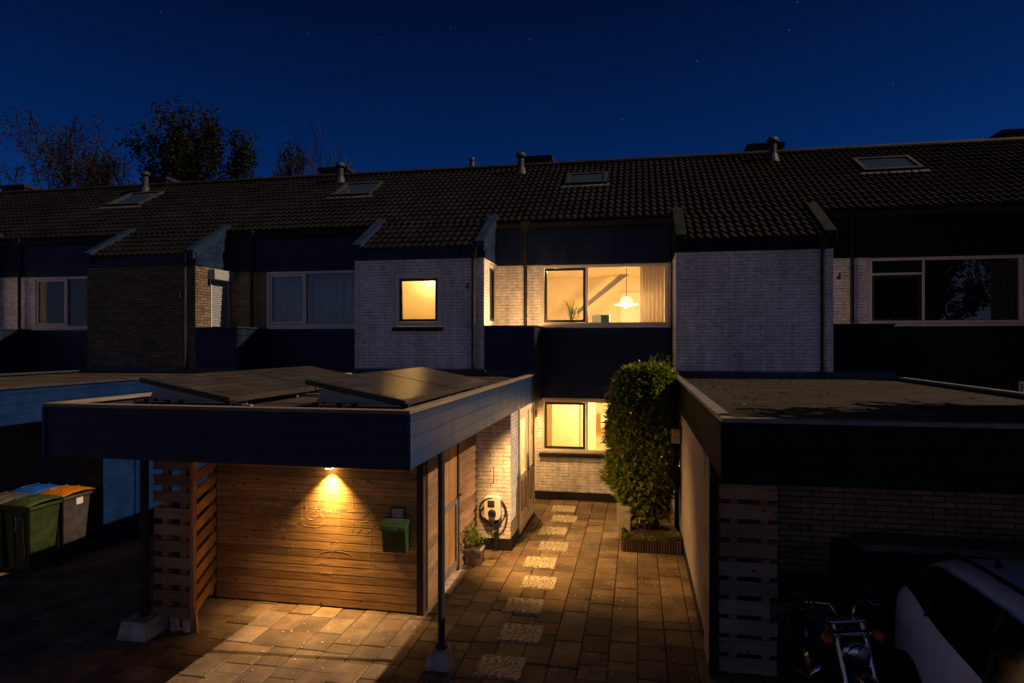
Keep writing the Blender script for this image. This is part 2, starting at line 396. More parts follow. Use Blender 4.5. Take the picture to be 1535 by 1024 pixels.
# ------------------------------------------------------------------ roof tiles
def tile_mesh(mb, x0, x1, y0, y1):
    nw = max(1, round((x1-x0)/.149)); per = 6; nx = nw*per
    rows = max(1, round((y1-y0)/.26)); dy = (y1-y0)/rows
    prof = [0.0, .35, .9, 1.0, .75, .25]
    lines = []
    for r in range(rows):
        ya, yb = y0+r*dy, y0+(r+1)*dy
        lines.append((ya-.012, .030)); lines.append((yb-.012, .004))
        rr = r
    vs = []; rnd = random.Random(int((x0+50)*100))
    jit = {}
    for i, (y, h) in enumerate(lines):
        for k in range(nx+1):
            j = jit.setdefault((i//2, k//12), rnd.uniform(-.004, .004))
            w = prof[k % per]
            z = roofz(y)+h+.034*w+j
            yy = y-(.02*w if i % 2 == 0 else 0)
            vs.append((x0+(x1-x0)*k/nx, yy, z))
    fs = [(i*(nx+1)+k, i*(nx+1)+k+1, (i+1)*(nx+1)+k+1, (i+1)*(nx+1)+k) for i in range(len(lines)-1) for k in range(nx)]
    mb.add(vs, fs)

# ------------------------------------------------------------------ windows
def window_x(parent, x0, x1, z0, z1, y, cells, frame='frame_white', glassm='dark_glass', fw=.06, sill=None, sash='frame_white', label=None):
    """frame in the XZ plane at depth y; cells: list of (xa, xb, za, zb, sash?)"""
    f = MB(); f.frame(x0, x1, z0, z1, y-.03, y+.10, fw)
    xs = sorted({c[0] for c in cells}-{min(c[0] for c in cells)})
    for xm in xs: f.box(xm-.045, xm-.0, y-.028, y+.09, z0+fw, z1-fw)
    w = f.build('window', frame, parent, bevel=.006)
    for (xa, xb, za, zb, s) in cells:
        if s:
            q = MB(); q.frame(xa+.004, xb-.004, za+.004, zb-.004, y-.012, y+.05, .05); q.build('sash', s, w, bevel=.004)
            g = .05
        else: g = 0
        box1('pane', glassm, w, xa+g, xb-g, y+.018, y+.026, za+g, zb-g)
    if sill:
        q = MB(); n = int((x1-x0+.1)/.065)
        if sill == 'brick':
            for k in range(n):
                a = x0-.04+k*.066
                q.hexa([(a,y-.10,z0-.10),(a+.06,y-.10,z0-.10),(a+.06,y+.05,z0-.08),(a,y+.05,z0-.08)], [(a,y-.10,z0-.035),(a+.06,y-.10,z0-.035),(a+.06,y+.05,z0-.006),(a,y+.05,z0-.006)])
            q.build('sill', 'ridge', w)
        else:
            q.box(x0, x1, y-.07, y+.02, z0-.05, z0-.003); q.build('sill', sill, w, bevel=.006)
    if label: w['label'] = label
    return w

def downpipe(parent, x, y, z0, z1, mat, hop=True):
    t = MB(); t.tube([(x, y, z0), (x, y, z1)], .037, 12)
    for z in (z0+.55, (z0+z1)/2, z1-.45):
        if z0 < z < z1: t.tube([(x, y, z-.012), (x, y, z+.012)], .044, 12)
    p = t.build('downpipe', mat, parent, smooth=False)
    if hop:
        h = MB(); h.hexa([(x-.055,y-.06,z1),(x+.055,y-.06,z1),(x+.055,y+.045,z1),(x-.055,y+.045,z1)], [(x-.095,y-.10,z1+.19),(x+.095,y-.10,z1+.19),(x+.095,y+.045,z1+.19),(x-.095,y+.045,z1+.19)])
        h.frame(x-.1, x+.1, z1+.175, z1+.205, y-.11, y+.046, .012)
        h.build('hopper', mat, p)
    return p

# ------------------------------------------------------------------ terrace house
def house(x0, label, bay='white_brick', rec='white_brick', board='navy', pipe='zinc_dark', style='plain', sky=None, vent=None, chim=None, lit=False):
    xb, x1 = x0+2.75, x0+6.40
    r = thing('row_house', label, 'house', (x0+3.2, YF, 0), 'terraced houses in the row')
    # bay
    holes = [(x0+.89, x0+1.89, 3.645, 4.71)] if lit else []
    w = MB(); w.wall_x(x0+.02, xb, YF, YF+.25, 0 if not lit else 2.55, 5.0, holes)
    sh = [(12.95, YR-.02, 3.68, 4.96)] if (lit or style == 'shutter') else []
    w.wall_y(YF+.25, YR+.24, xb-.25, xb, 0 if not lit else 2.55, 4.99, sh)
    w.box(x0+.02, x0+.27, YF+.25, YR, 0, 4.99)
    w.build('bay_wall', bay, r)
    q = MB(); q.box(x0+.0, xb+.012, YF-.02, YF+.0, 2.62, 2.79); q.build('flashing', 'lead', r)
    # boards: bay fascia, recess fascia, spandrel
    b = MB(); b.boards_x(x0+.0, xb+.03, YF-.005, 5.0, 5.25, .26, lap=.002); b.box(x0+.005, xb+.025, YF-.003, YF+.2, 5.002, 5.24)
    b.build('bay_fascia', board, r)
    b = MB(); b.boards_x(xb+.02, x1-.002, YR-.03, 4.965, 5.915, .158); b.box(xb+.02, x1-.004, YR-.03, YR+.2, 4.967, 5.91)
    b.build('recess_fascia', board, r)
    b = MB(); b.boards_x(xb+.0, x1-.002, YR-.04, 2.15, 3.62, .148); b.box(xb+.004, x1-.004, YR-.038, YR+.25, 2.152, 3.615)
    b.build('spandrel', board, r)
    # gutters
    g = MB(); g.box(x0-.02, xb+.06, YF-.06, YF-.026, 5.245, 5.275); g.box(xb+.05, x1, YR-.09, YR-.054, 5.912, 5.94)
    g.build('gutter', 'trim_wood' if lit else 'zinc', r)
    # gable cheeks and verge boards at both sides of the bay
    for xx, sg in ((xb, 1), (x0+.04, -1)):
        c = MB(); z = 5.0
        while z < 5.9:
            t = min(z+.158, 5.95); ya = max(YF-.0, 13.6+(z-5.93)/.577+.12)
            c.prism([(ya, z), (YR-.02, z), (YR-.02, t-.006), (max(YF, 13.6+(t-5.93)/.577+.12), t-.006)], 'x', xx-.03, xx+.008)
            z = t
        c.build('cheek', 'verge' if board == 'navy' else 'verge_green', r)
        v = MB(); y0, y1 = YF-.12, YR+.02
        v.prism([(y0, roofz(y0)-.11), (y1, roofz(y1)-.11), (y1, roofz(y1)+.105), (y0, roofz(y0)+.105)], 'x', xx-(.17 if sg > 0 else .03), xx+(.03 if sg > 0 else .17))
        v.build('verge_board', 'verge' if board == 'navy' else 'verge_green', r, bevel=.006)
    # recess walls
    if lit:
        w = MB(); w.wall_x(xb-.6, x1+.3, YR, YR+.25, .0, 2.148, [(xb+.96, x1+.2, 1.0, 2.125)])
        w.build('kitchen_wall', rec, r)
        box1('plinth', 'plinth', r, xb-.6, x1, YR-.015, YR-.001, 0, .17)
        q = MB(); q.box(xb-.58, xb-.02, YF+.252, YR, 2.16, 2.2); q.box(xb+.02, xb+1.0, YF+.02, YR-.05, 2.11, 2.149); q.build('soffit', 'trim_wood', r)
    else:
        box1('ground_wall', rec, r, xb, x1, YR, YR+.25, 0, 2.148)
    w = MB(); w.wall_x(xb, x1-.001, YR, YR+.25, 3.617, 4.963, [(xb+.96, x1-.03, 3.66, 4.962)])
    w.build('recess_wall', rec, r)
    # recess window
    xa, xm, xe = xb+1.03, xb+1.95, x1-.10
    za, zb = 3.745, 4.895
    if style == 'transom':
        cells = [(xa, xm-.045, za, 4.62, 'sash_dark'), (xm, xe, za, zb, None)]
    elif lit:
        cells = [(xa, xm-.045, za, zb, 'sash_dark'), (xm, xe, za, zb, None)]
    else:
        cells = [(xa, xm-.045, za, zb, 'frame_white'), (xm, xe, za, zb, None)]
    wd = window_x(r, xb+.965, x1-.035, 3.68, 4.955, YR+.02, cells, glassm='glass' if lit else 'dark_glass', sill='frame_white')
    if style == 'transom':
        q = MB(); q.box(xa, xm-.045, YR+.0, YR+.06, 4.66, zb); q.build('transom_panel', board, wd)
        q = MB(); q.box(xa, xm-.045, YR-.008, YR+.07, 4.62, 4.66); q.build('transom_bar', 'frame_white', wd)
    # balcony
    pl = MB()
    pl.boards_x(xb+.004, xb+.99, YF+.03, 2.79, 3.63, .14); pl.box(xb+.006, xb+.985, YF+.03, YF+.09, 2.78, 3.625)
    pl.boards_y(YF+.03, YR-.07, xb+.985, 2.16 if lit else 2.5, 3.63, .14); pl.box(xb+.93, xb+.985, YF+.09, YR-.06, 2.152 if lit else 2.5, 3.625)
    pl.box(xb+.02, xb+.93, YF+.09, YR-.06, 2.72, 2.76)
    bal = pl.build('balcony', board, r)
    q = MB(); q.box(xb+.001, xb+1.03, YF-.025, YF+.12, 3.63, 3.655); q.box(xb+.90, xb+1.03, YF+.12, YR-.08, 3.63, 3.655); q.build('coping', 'zinc', bal, bevel=.004)
    box1('flashing', 'lead', bal, xb+.03, xb+1.0, YF-.005, YF+.028, 2.63, 2.785)
    # pipes
    downpipe(r, xb-.20, YF-.075, 2.72, 5.02, pipe); downpipe(r, xb+.64, YR-.10, 3.0, 5.68, pipe)
    # roof
    t = MB(); tile_mesh(t, x0, x1+.01, 13.52, YRIDGE); tile_mesh(t, x0+.05, xb-.02, YF-.13, 13.53)
    rf = t.build('roof', 'tile', r, smooth=False)
    q = MB(); q.prism([(13.5, roofz(13.5)-.03), (YRIDGE, roofz(YRIDGE)-.03), (21.6, 5.8), (21.6, 5.7), (YRIDGE, roofz(YRIDGE)-.12), (13.5, roofz(13.5)-.14)], 'x', x0, x1)
    q.box(x0, x0+.1, YR+.26, 21.5, 0, 5.6); q.box(x1-.1, x1, YR+.26, 21.5, 0, 5.6); q.box(x0, x1, 21.5, 21.6, 0, 5.69)
    q.prism([(YR+.26, 5.6), (21.5, 5.6), (YRIDGE, roofz(YRIDGE)-.15), (YR+.3, roofz(YR)-.15)], 'x', x0, x0+.1)
    q.prism([(YR+.26, 5.6), (21.5, 5.6), (YRIDGE, roofz(YRIDGE)-.15), (YR+.3, roofz(YR)-.15)], 'x', x1-.1, x1)
    q.build('shell', 'dark_room', r)
    q = MB(); k = 0; x = x0
    while x < x1-.02:
        e = min(x+.335, x1); pts = []
        for j in range(9):
            a = math.pi*(j/8); pts.append((YRIDGE+.13*math.cos(a), roofz(YRIDGE)+.005+.10*math.sin(a)))
        q.prism(pts, 'x', x, e+.012); x = e
    q.build('ridge', 'ridge', rf)
    for (xv, yv, ztop, rad) in (vent or []):
        q = MB(); zr = roofz(yv); q.lathe([(rad, zr-.1), (rad, ztop-.14), (rad*1.0, ztop-.13), (rad*1.55, ztop-.10), (rad*1.6, ztop-.06), (rad*1.2, ztop), (0.01, ztop+.02)], (xv, yv, 0), n=14)
        q.lathe([(rad*1.9, zr-.05), (rad*1.2, zr+.16)], (xv, yv, 0), n=14)
        q.build('vent_pipe', 'zinc', rf, smooth=False)
    for (xc, wd_) in (chim or []):
        q = MB(); q.box(xc-wd_/2, xc+wd_/2, 18.2, 18.8, 7.2, 8.52); q.box(xc-wd_/2-.05, xc+wd_/2+.05, 18.15, 18.85, 8.52, 8.62)
        q.build('chimney', 'ridge', rf)
    if sky:
        xs, ys, ws, ls = sky
        fr = MB(); n = Vector((0, -.577, 1)).normalized(); d = Vector((0, 1, .577)).normalized(); o = Vector((xs, ys, roofz(ys)+.055))
        def slab(mb, ua, ub, va, vb, h0, h1):
            P = lambda u, v, h: tuple(o+Vector((u, 0, 0))+d*v+n*h)
            mb.hexa([P(ua,va,h0),P(ub,va,h0),P(ub,vb,h0),P(ua,vb,h0)], [P(ua,va,h1),P(ub,va,h1),P(ub,vb,h1),P(ua,vb,h1)])
        slab(fr, 0, ws, 0, .09, -.05, .05); slab(fr, 0, ws, ls-.09, ls, -.05, .05); slab(fr, 0, .08, .09, ls-.09, -.05, .05); slab(fr, ws-.08, ws, .09, ls-.09, -.05, .05)
        s_ = fr.build('skylight', 'zinc_dark', rf)
        g = MB(); slab(g, .08, ws-.08, .09, ls-.09, -.02, .02); g.build('pane', 'sky_glass', s_)
        fl = MB(); slab(fl, -.08, ws+.08, -.16, .0, -.03, -.005); fl.build('apron', 'lead', s_)
    # dark rooms behind unlit windows
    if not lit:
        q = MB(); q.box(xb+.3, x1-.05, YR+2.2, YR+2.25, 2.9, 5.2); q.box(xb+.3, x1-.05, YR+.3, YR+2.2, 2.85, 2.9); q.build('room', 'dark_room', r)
    return r, xb, x1

PX = 6.41
X0 = -5.73
house(X0-2*PX, 'white painted terrace house at the far left end of the row', sky=(-14.55, 15.55, 1.1, 1.15), vent=[(-14.32, 16.8, 8.38, .085)], chim=[(-15.2, .9)], style='plain')
house(X0-3*PX, 'far end terrace house whose roof runs out of the left picture edge', chim=[(-20.6, .9), (-22.3, .9)], board='navy')
hL, xbL, x1L = house(X0-PX, 'dark brown brick terrace house with a white roller shutter on its bay', bay='brown_brick', rec='tan_brick', style='shutter', sky=(-7.75, 15.5, 1.05, 1.05), vent=[(-8.12, 16.8, 8.31, .085)], chim=[(-9.03, .85)])
hO, xbO, x1O = house(X0, 'white brick terrace house with its windows lit warm yellow', lit=True, sky=(-1.73, 15.55, 1.0, .85), vent=[(-3.02, 16.8, 8.31, .085), (-4.55, 17.6, 8.5, .05)], chim=[(-2.85, .85)], pipe='zinc_dark')
hR, xbR, x1R = house(X0+PX, 'white brick terrace house with dark green boards and unlit windows', board='green_black', style='transom', sky=(4.9, 15.5, 1.2, 1.0), vent=[(3.24, 16.8, 8.33, .09)], chim=[(3.34, .85)], pipe='black_plastic')
house(X0+2*PX, 'terrace house at the right end of the row cut off by the picture edge', board='green_black', chim=[(9.5, 1.1)])

# roller shutter on the brown house, facing right
y0, y1 = 12.95, YR-.04
s_ = MB()
z = 3.68
while z < 4.72:
    s_.prism([(xbL-.03, z), (xbL+.012, z+.004), (xbL+.018, z+.022), (xbL+.012, z+.04), (xbL-.03, z+.043)], 'y', y0+.03, y1-.03); z += .044
sh = s_.build('roller_shutter', 'shutter', hL)
q = MB(); q.box(xbL-.02, xbL+.17, y0-.06, y1+.02, 4.73, 4.96); q.build('shutter_box', 'shutter', sh, bevel=.01)
q = MB(); q.box(xbL-.03, xbL+.03, y0, y0+.03, 3.66, 4.73); q.box(xbL-.03, xbL+.03, y1-.03, y1, 3.66, 4.73); q.build('guide_rail', 'frame_white', sh)

# ---- lit house: bathroom window, bay side window, rooms
wb = window_x(hO, X0+.895, X0+1.885, 3.65, 4.705, YF+.02, [(X0+.985, X0+1.795, 3.74, 4.615, 'sash_dark')], glassm='frost', fw=.09, sill='brick')
for ch in children(wb):
    if ch.name.startswith('pane'):
        nt = M['frost'].node_tree; nt.nodes['Principled BSDF'].inputs['Transmission Weight'].default_value = 1.0
        nt.nodes['Principled BSDF'].inputs['Roughness'].default_value = .45
        for l in list(nt.links):
            if l.to_socket.name == 'Roughness': nt.links.remove(l)
        nt.nodes['Principled BSDF'].inputs['Roughness'].default_value = .45
f = MB(); f.wall_y(12.96, YR-.03, xbO-.10, xbO-.02, 3.69, 4.95, [(13.04, YR-.11, 3.77, 4.87)])
ws_ = f.build('window', 'frame_white', hO)
f = MB(); f.wall_y(13.045, YR-.115, xbO-.085, xbO-.03, 3.775, 4.865, [(13.10, YR-.17, 3.83, 4.81)]); f.build('sash', 'sash_dark', ws_)
box1('pane', 'glass', ws_, xbO-.06, xbO-.055, 13.10, YR-.17, 3.83, 4.81)

def room(x0, x1, y0, y1, z0, z1, mat, parent, zfront=None):   # open towards the window side (y0)
    q = MB(); t = .03
    q.box(x0-t, x1+t, y1, y1+t, z0, z1); q.box(x0-t, x0, y0, y1, z0, z1); q.box(x1, x1+t, y0, y1, z0, z1)
    q.box(x0-t, x1+t, y0, y1, z0-t, z0); q.box(x0-t, x1+t, y0, y1, z1, z1+t)
    return q.build('room', mat, parent)
rm = room(xbO+.3, x1O-.12, YR+.26, YR+3.2, 2.85, 5.0, 'room_wall', hO)
q = MB(); q.prism([(xbO+1.5, 4.02), (x1O-.9, 5.0), (x1O-1.1, 5.0), (xbO+1.5, 4.12)], 'y', YR+2.5, YR+2.62)
q.build('stair_string', 'trim_wood', rm)
q = MB(); q.box(xbO+2.6, xbO+3.2, YR+3.15, YR+3.197, 2.9, 4.55); q.frame(xbO+2.55, xbO+3.25, 2.88, 4.6, YR+3.13, YR+3.19, .05); q.build('inner_door', 'cream', rm)
room(X0+.5, X0+2.3, YF+.26, YF+1.1, 3.3, 5.0, 'room_white', hO)
kr = room(xbO+.6, x1O+.1, YR+.26, YR+2.6, .2, 2.3, 'room_wall', hO)
q = MB(); q.box(xbO+1.0, xbO+1.62, YR+1.5, YR+1.56, .25, 2.2); q.box(xbO+1.66, xbO+2.0, YR+1.8, YR+1.86, .25, 2.2); q.build('cupboard', 'room_white', kr)
q = MB(); q.box(xbO+2.1, x1O, YR+2.2, YR+2.5, 1.25, 1.6); q.build('worktop', 'cream', kr)

# kitchen window
kw = window_x(hO, xbO+.965, x1O+.19, 1.005, 2.12, YR+.02, [(xbO+1.03, xbO+1.90, 1.07, 2.06, 'sash_dark'), (xbO+1.95, x1O+.12, 1.07, 2.06, None)], glassm='glass', sill='brick')

# lamps in the lit house
def point(name, loc, e, col=(1, .52, .17), r=.06):
    l = bpy.data.lights.new(name, 'POINT'); l.energy = e; l.color = col; l.shadow_soft_size = r
    o = bpy.data.objects.new(name, l); COL.objects.link(o); o.location = loc; return o
def spot(name, loc, to, e, angle, blend=.4, col=(1, .52, .16), r=.03):
    l = bpy.data.lights.new(name, 'SPOT'); l.energy = e; l.color = col; l.shadow_soft_size = r; l.spot_size = R(angle); l.spot_blend = blend
    o = bpy.data.objects.new(name, l); COL.objects.link(o); o.location = loc
    o.rotation_euler = (Vector(to)-Vector(loc)).to_track_quat('-Z', 'Y').to_euler(); return o

# pendant lamp in the upper room
px_, py_, pz_ = -.25, YR+1.2, 4.14
pl = thing('pendant_lamp', 'glass disc pendant lamp hanging in the lit upper window', 'lamp', (px_, py_, pz_))
q = MB(); q.lathe([(.02, pz_+.22), (.10, pz_+.20), (.13, pz_+.14), (.14, pz_+.07), (.27, pz_+.045), (.275, pz_+.03), (.15, pz_+.012), (.03, pz_+.005)], (px_, py_, 0), n=32); q.build('lamp_shade', 'pendant_glow', pl, smooth=True)
q = MB(); q.tube([(px_, py_, pz_+.20), (px_, py_, 4.99)], .008, 6); q.build('cord', 'black_plastic', pl)
q = MB(); q.lathe([(.01, pz_-.05), (.04, pz_-.04), (.05, pz_-.02), (.02, pz_+.0)], (px_, py_, 0), n=16); q.build('finial', 'lamp_metal', pl)
q = MB(); n = 40
for side in (0, 1):
    pass
def curtain(x0, x1, y, z0, z1, mat, label, waves=9, amp=.035):
    m = MB(); nx = waves*8; vs = []
    for z in (z0, (z0+z1)/2, z1):
        for k in range(nx+1):
            vs.append((x0+(x1-x0)*k/nx, y+amp*math.sin(2*math.pi*waves*k/nx)+(.01*math.sin(5*k/nx) if z < z1 else 0), z))
    fs = [(i*(nx+1)+k, i*(nx+1)+k+1, (i+1)*(nx+1)+k+1, (i+1)*(nx+1)+k) for i in range(2) for k in range(nx)]
    m.add(vs, fs); o = m.build('curtain', mat, smooth=True)
    md = o.modifiers.new('thick', 'SOLIDIFY'); md.thickness = .004
    return tag(o, label, 'curtain')
curtain(x1O-.62, x1O-.13, YR+.30, 3.6, 4.92, 'curtain', 'cream pleated curtain at the right side of the lit upper window', 6)
curtain(xbL+1.0, xbL+1.92, YR+.32, 3.6, 4.92, 'net', 'grey net curtain behind the narrower pane of the brown house window', 8, .05)
curtain(xbL+1.96, x1L-.08, YR+.32, 3.6, 4.92, 'net', 'grey net curtain behind the wider pane of the brown house window', 13, .05)
# two-tone box on the inner window ledge
ac = thing('wall_cabinet', 'small white and green box cabinet standing inside the lit upper window', 'cabinet', (-.75, YR+.6, 3.60))
q = MB(); q.box(-.98, -.60, YR+.5, YR+.75, 3.60, 3.93); q.build('body', 'white_plastic', ac, bevel=.008)
q = MB(); q.box(-.78, -.615, YR+.492, YR+.499, 3.66, 3.91); q.build('door', 'green_box', ac)
q = MB(); q.box(-.965, -.80, YR+.492, YR+.499, 3.70, 3.73); q.build('slot', 'black_plastic', ac)
box1('ledge', 'cream', ac, -1.2, -.4, YR+.45, YR+.8, 3.55, 3.597)
# house plant inside left pane
hp = thing('house_plant', 'tall thin leaved house plant behind the left pane of the lit upper window', 'plant', (-1.5, YR+1.4, 2.85))
q = MB(); rr = random.Random(5)
for k in range(46):
    a = rr.uniform(0, 6.28); e = rr.uniform(.35, 1.25); L = rr.uniform(.3, .62); b0 = Vector((-1.5, YR+1.4, 3.65+rr.uniform(0, .35)))
    d = Vector((math.cos(a)*math.cos(e), math.sin(a)*math.cos(e), math.sin(e))); side = d.cross(Vector((0, 0, 1))).normalized()*.016
    p1 = b0+d*L*.55; p2 = b0+d*L+Vector((0, 0, -.12))
    q.add([b0-side*.4, b0+side*.4, p1+side, p1-side, p2], [(0,1,2,3), (3,2,4)])
q.build('leaves', 'leaf_pot', hp)
q = MB(); q.tube([(-1.5, YR+1.4, 3.05), (-1.49, YR+1.41, 3.9)], [.02, .012], 7); q.build('stem', 'bark', hp)
q = MB(); q.lathe([(.12, 2.86), (.16, 3.12), (.17, 3.14), (.14, 3.13)], (-1.5, YR+1.4, 0), n=20); q.build('pot', 'pot', hp)

# ------------------------------------------------------------------ carports and sheds
def carport_roof(x0, x1, y0, y1, root, board, trim, zt=2.68, zb=2.19, side_board=None, felt='felt'):
    d = MB(); d.box(x0+.06, x1-.06, y0+.06, y1, zt-.20, zt-.03); dk = d.build('roof_deck', felt, root)
    sm = MB(); k = 1
    while felt == 'felt' and y0+k*1.02 < y1-.2: sm.box(x0+.095, x1-.095, y0+k*1.02, y0+k*1.02+.09, zt-.0297, zt-.024); k += 1
    if felt == 'felt': sm.build('felt_seam', felt, dk)
    q = MB(); q.box(x0+.03, x1-.03, y0+.03, y1-.02, zb+.03, zb+.05); q.build('ceiling', 'dark_wood', root)
    b = MB(); b.boards_x(x0, x1, y0+.027, zb, zt, .14, lap=.004, th=.02, first=None); b.box(x0+.004, x1-.004, y0+.028, y0+.06, zb+.002, zt-.002)
    b.build('fascia', board, root)
    for xx, sg in ((x1-.028, 1), (x0+.028, -1)):
        b = MB(); b.boards_y(y0+.028, y1-.002, xx, zb, zt, .14, lap=.004, th=.02, sgn=sg); b.box(xx-sg*.03, xx-sg*.001, y0+.062, y1-.004, zb+.002, zt-.002)
        b.build('fascia', side_board or board, root)
    for xx in (x0-.004, x1+.004): q = MB(); q.box(xx-.016, xx+.016, y0-.02, y0+.006, zb-.004, zt-.002); q.build('corner_trim', side_board or board, root)
    t = MB(); t.box(x0-.015, x1+.015, y0-.02, y0+.09, zt, zt+.035); t.box(x1-.09, x1+.015, y0+.09, y1-.01, zt, zt+.035); t.box(x0-.015, x0+.09, y0+.09, y1-.01, zt, zt+.035)
    t.build('roof_edge', trim, root, bevel=.004)

# ours
CX0, CX1, CY = -5.72, -1.96, 5.39
cp = thing('carport', 'flat roofed carport with dark navy front fascia carrying the solar panels', 'carport', (-3.8, 8, 0), 'flat roofed carports')
carport_roof(CX0, CX1, CY, YF-.03, cp, 'navy', 'trim_wood', side_board='fascia_blue')
q = MB(); q.tube([(-1.985, 6.42, .175), (-1.985, 6.42, 2.2)], .036, 16); q.tube([(-1.985, 6.42, .168), (-1.985, 6.42, .20)], .065, 16); q.build('post', 'zinc_dark', cp)
q = MB(); q.tube([(-5.52, 6.46, .2), (-5.52, 6.46, 2.2)], .045, 16); q.build('post', 'black_board', cp)
def footing(x0, x1, y0, y1, h, label):
    q = MB(); a = .035
    q.hexa([(x0,y0,0),(x1,y0,0),(x1,y1,0),(x0,y1,0)], [(x0+a,y0+a,h),(x1-a,y0+a,h),(x1-a,y1-a,h),(x0+a,y1-a,h)])
    return tag(q.build('concrete_footing', 'concrete', bevel=.015), label, 'footing', 'concrete post footings')
footing(-2.115, -1.845, 6.25, 6.58, .175, 'rough concrete block under the slim metal post of the carport')
footing(-5.70, -5.32, 6.24, 6.62, .2, 'stained concrete block under the black post beside the pallet screen')

# shed under the carport
SY, SX0, SX1 = 7.55, -5.36, -2.58
sd = thing('garden_shed', 'wooden plank shed with chalk scribbles under the carport', 'shed', (-4, 8.8, 0))
q = MB(); q.boards_x(SX0, SX1-.05, SY, .02, 2.2, .1, lap=.001, th=.0185); q.box(SX0, SX1-.06, SY+.001, SY+.06, .02, 2.2)
fw_ = q.build('front_wall', 'shed_wood', sd)
q = MB(); q.box(SX1-.055, SX1+.03, SY-.04, SY+.07, 0, 2.2); q.build('corner_post', 'dark_wood', sd)
q = MB(); q.box(SX0-.06, SX0, SY-.03, SY+.06, 0, 2.2); q.build('corner_post', 'dark_wood', sd)
# right side: front panel of boards, door, rear boards
q = MB(); q.boards_y(SY+.075, 8.13, SX1, .03, 2.2, .115, lap=.012, th=.018); q.box(SX1-.06, SX1-.001, SY+.075, 10.12, .02, 2.2); q.build('side_wall', 'grey_wood', sd)
q = MB()
for y in (SY+.07, 8.13): q.box(SX1, SX1+.04, y, y+.05, .0, 2.2)
q.build('door_post', 'dark_wood', sd)
dq = MB(); y = 8.22
while y < 8.98: dq.box(SX1+.002, SX1+.026, y, y+.088, .06, 2.0); y += .092
dr = dq.build('door', 'door_wood', sd)
q = MB(); q.box(SX1+.027, SX1+.05, 8.24, 8.97, 1.02, 1.09); q.box(SX1+.027, SX1+.05, 8.24, 8.97, .12, .20)
q.box(SX1+.027, SX1+.048, 8.23, 8.29, .2, 1.02); q.box(SX1+.027, SX1+.048, 8.92, 8.98, .2, 1.02); q.build('brace', 'trim_wood', dr)
q = MB(); q.tube([(SX1+.06, 8.93, 1.12), (SX1+.10, 8.94, 1.14), (SX1+.10, 9.01, 1.14), (SX1+.06, 9.02, 1.12)], .012, 8); q.build('handle', 'zinc', dr)
q = MB(); q.box(SX1, SX1+.05, 9.01, 9.07, 0, 2.2); q.build('door_post', 'dark_wood', sd)
q = MB(); q.boards_y(9.07, 10.11, SX1, .03, 2.2, .13, lap=.03, th=.018); q.build('rear_boards', 'grey_wood', sd)
q = MB(); q.box(SX1+.0, SX1+.16, 8.17, 9.07, 0, .035); q.build('threshold', 'concrete', sd)
# chalk drawing on the front wall (wall coordinates in metres, lines of chalk 6 mm proud of the boards)
def wallpt(u, v): return (-5.36+(u-10)*2.77/1525, 1.849-.001675*v)
def chalkline(mb, pts, w=.0045, closed=False):
    P = [wallpt(*p) for p in pts]
    for (a, b) in zip(P, P[1:]):
        dx, dz = b[0]-a[0], b[1]-a[1]; L = math.hypot(dx, dz)
        if L < 1e-6: continue
        nx, nz = -dz/L*w/2, dx/L*w/2
        y0, y1 = SY-.0207, SY-.0192
        mb.hexa([(a[0]-nx,y0,a[1]-nz),(b[0]-nx,y0,b[1]-nz),(b[0]-nx,y1,b[1]-nz),(a[0]-nx,y1,a[1]-nz)],
                [(a[0]+nx,y0,a[1]+nz),(b[0]+nx,y0,b[1]+nz),(b[0]+nx,y1,b[1]+nz),(a[0]+nx,y1,a[1]+nz)])
def spl(pts, n=8):
    out = []
    P = [pts[0]]+list(pts)+[pts[-1]]
    for i in range(1, len(P)-2):
        for k in range(n):
            t = k/n; p0, p1, p2, p3 = P[i-1:i+3]
            out.append(tuple(.5*((2*p1[j])+(-p0[j]+p2[j])*t+(2*p0[j]-5*p1[j]+4*p2[j]-p3[j])*t*t+(-p0[j]+3*p1[j]-3*p2[j]+p3[j])*t**3) for j in (0, 1)))
    out.append(pts[-1]); return out
ck = MB(); rr = random.Random(3)
chalkline(ck, spl([(668,470),(668,330),(690,210),(730,125),(790,100),(840,110)]))
chalkline(ck, spl([(705,390),(700,260),(730,170),(790,145),(840,175),(835,240),(800,320),(760,390),(715,420),(710,445),(760,455),(800,415)]))
chalkline(ck, spl([(850,240),(855,300),(830,360),(790,420),(740,450)])); chalkline(ck, spl([(770,350),(800,400),(835,440),(830,480),(780,510),(700,505),(672,490)]))
chalkline(ck, [(870,130),(868,180),(845,235)]); chalkline(ck, spl([(880,310),(905,285),(935,300),(945,340)]))
chalkline(ck, [(1048,230),(1048,330),(1044,390),(1052,470),(1040,545)]); chalkline(ck, [(1085,222),(1130,290),(1170,365),(1205,425)])
chalkline(ck, [(1275,228),(1225,290),(1175,360),(1120,420)]); chalkline(ck, [(1180,200),(1180,340)]); chalkline(ck, [(1010,380),(1150,372),(1160,388)])
chalkline(ck, [(1180,500),(1182,620)]); chalkline(ck, [(1175,640),(1178,760)]); chalkline(ck, [(1190,640),(1210,860)]); chalkline(ck, [(945,400),(945,540)])
chalkline(ck, spl([(930,640),(905,690),(860,735)])); chalkline(ck, spl([(760,750),(820,700),(900,680),(1010,690),(1065,720)])); chalkline(ck, [(1110,500),(1075,545)]); chalkline(ck, [(1120,450),(1165,445),(1200,500),(1235,525)])
chalkline(ck, [(1225,450),(1150,540)]); chalkline(ck, [(1045,255),(1130,250)]); chalkline(ck, [(600,640),(600,720)]); chalkline(ck, [(305,640),(305,770)])
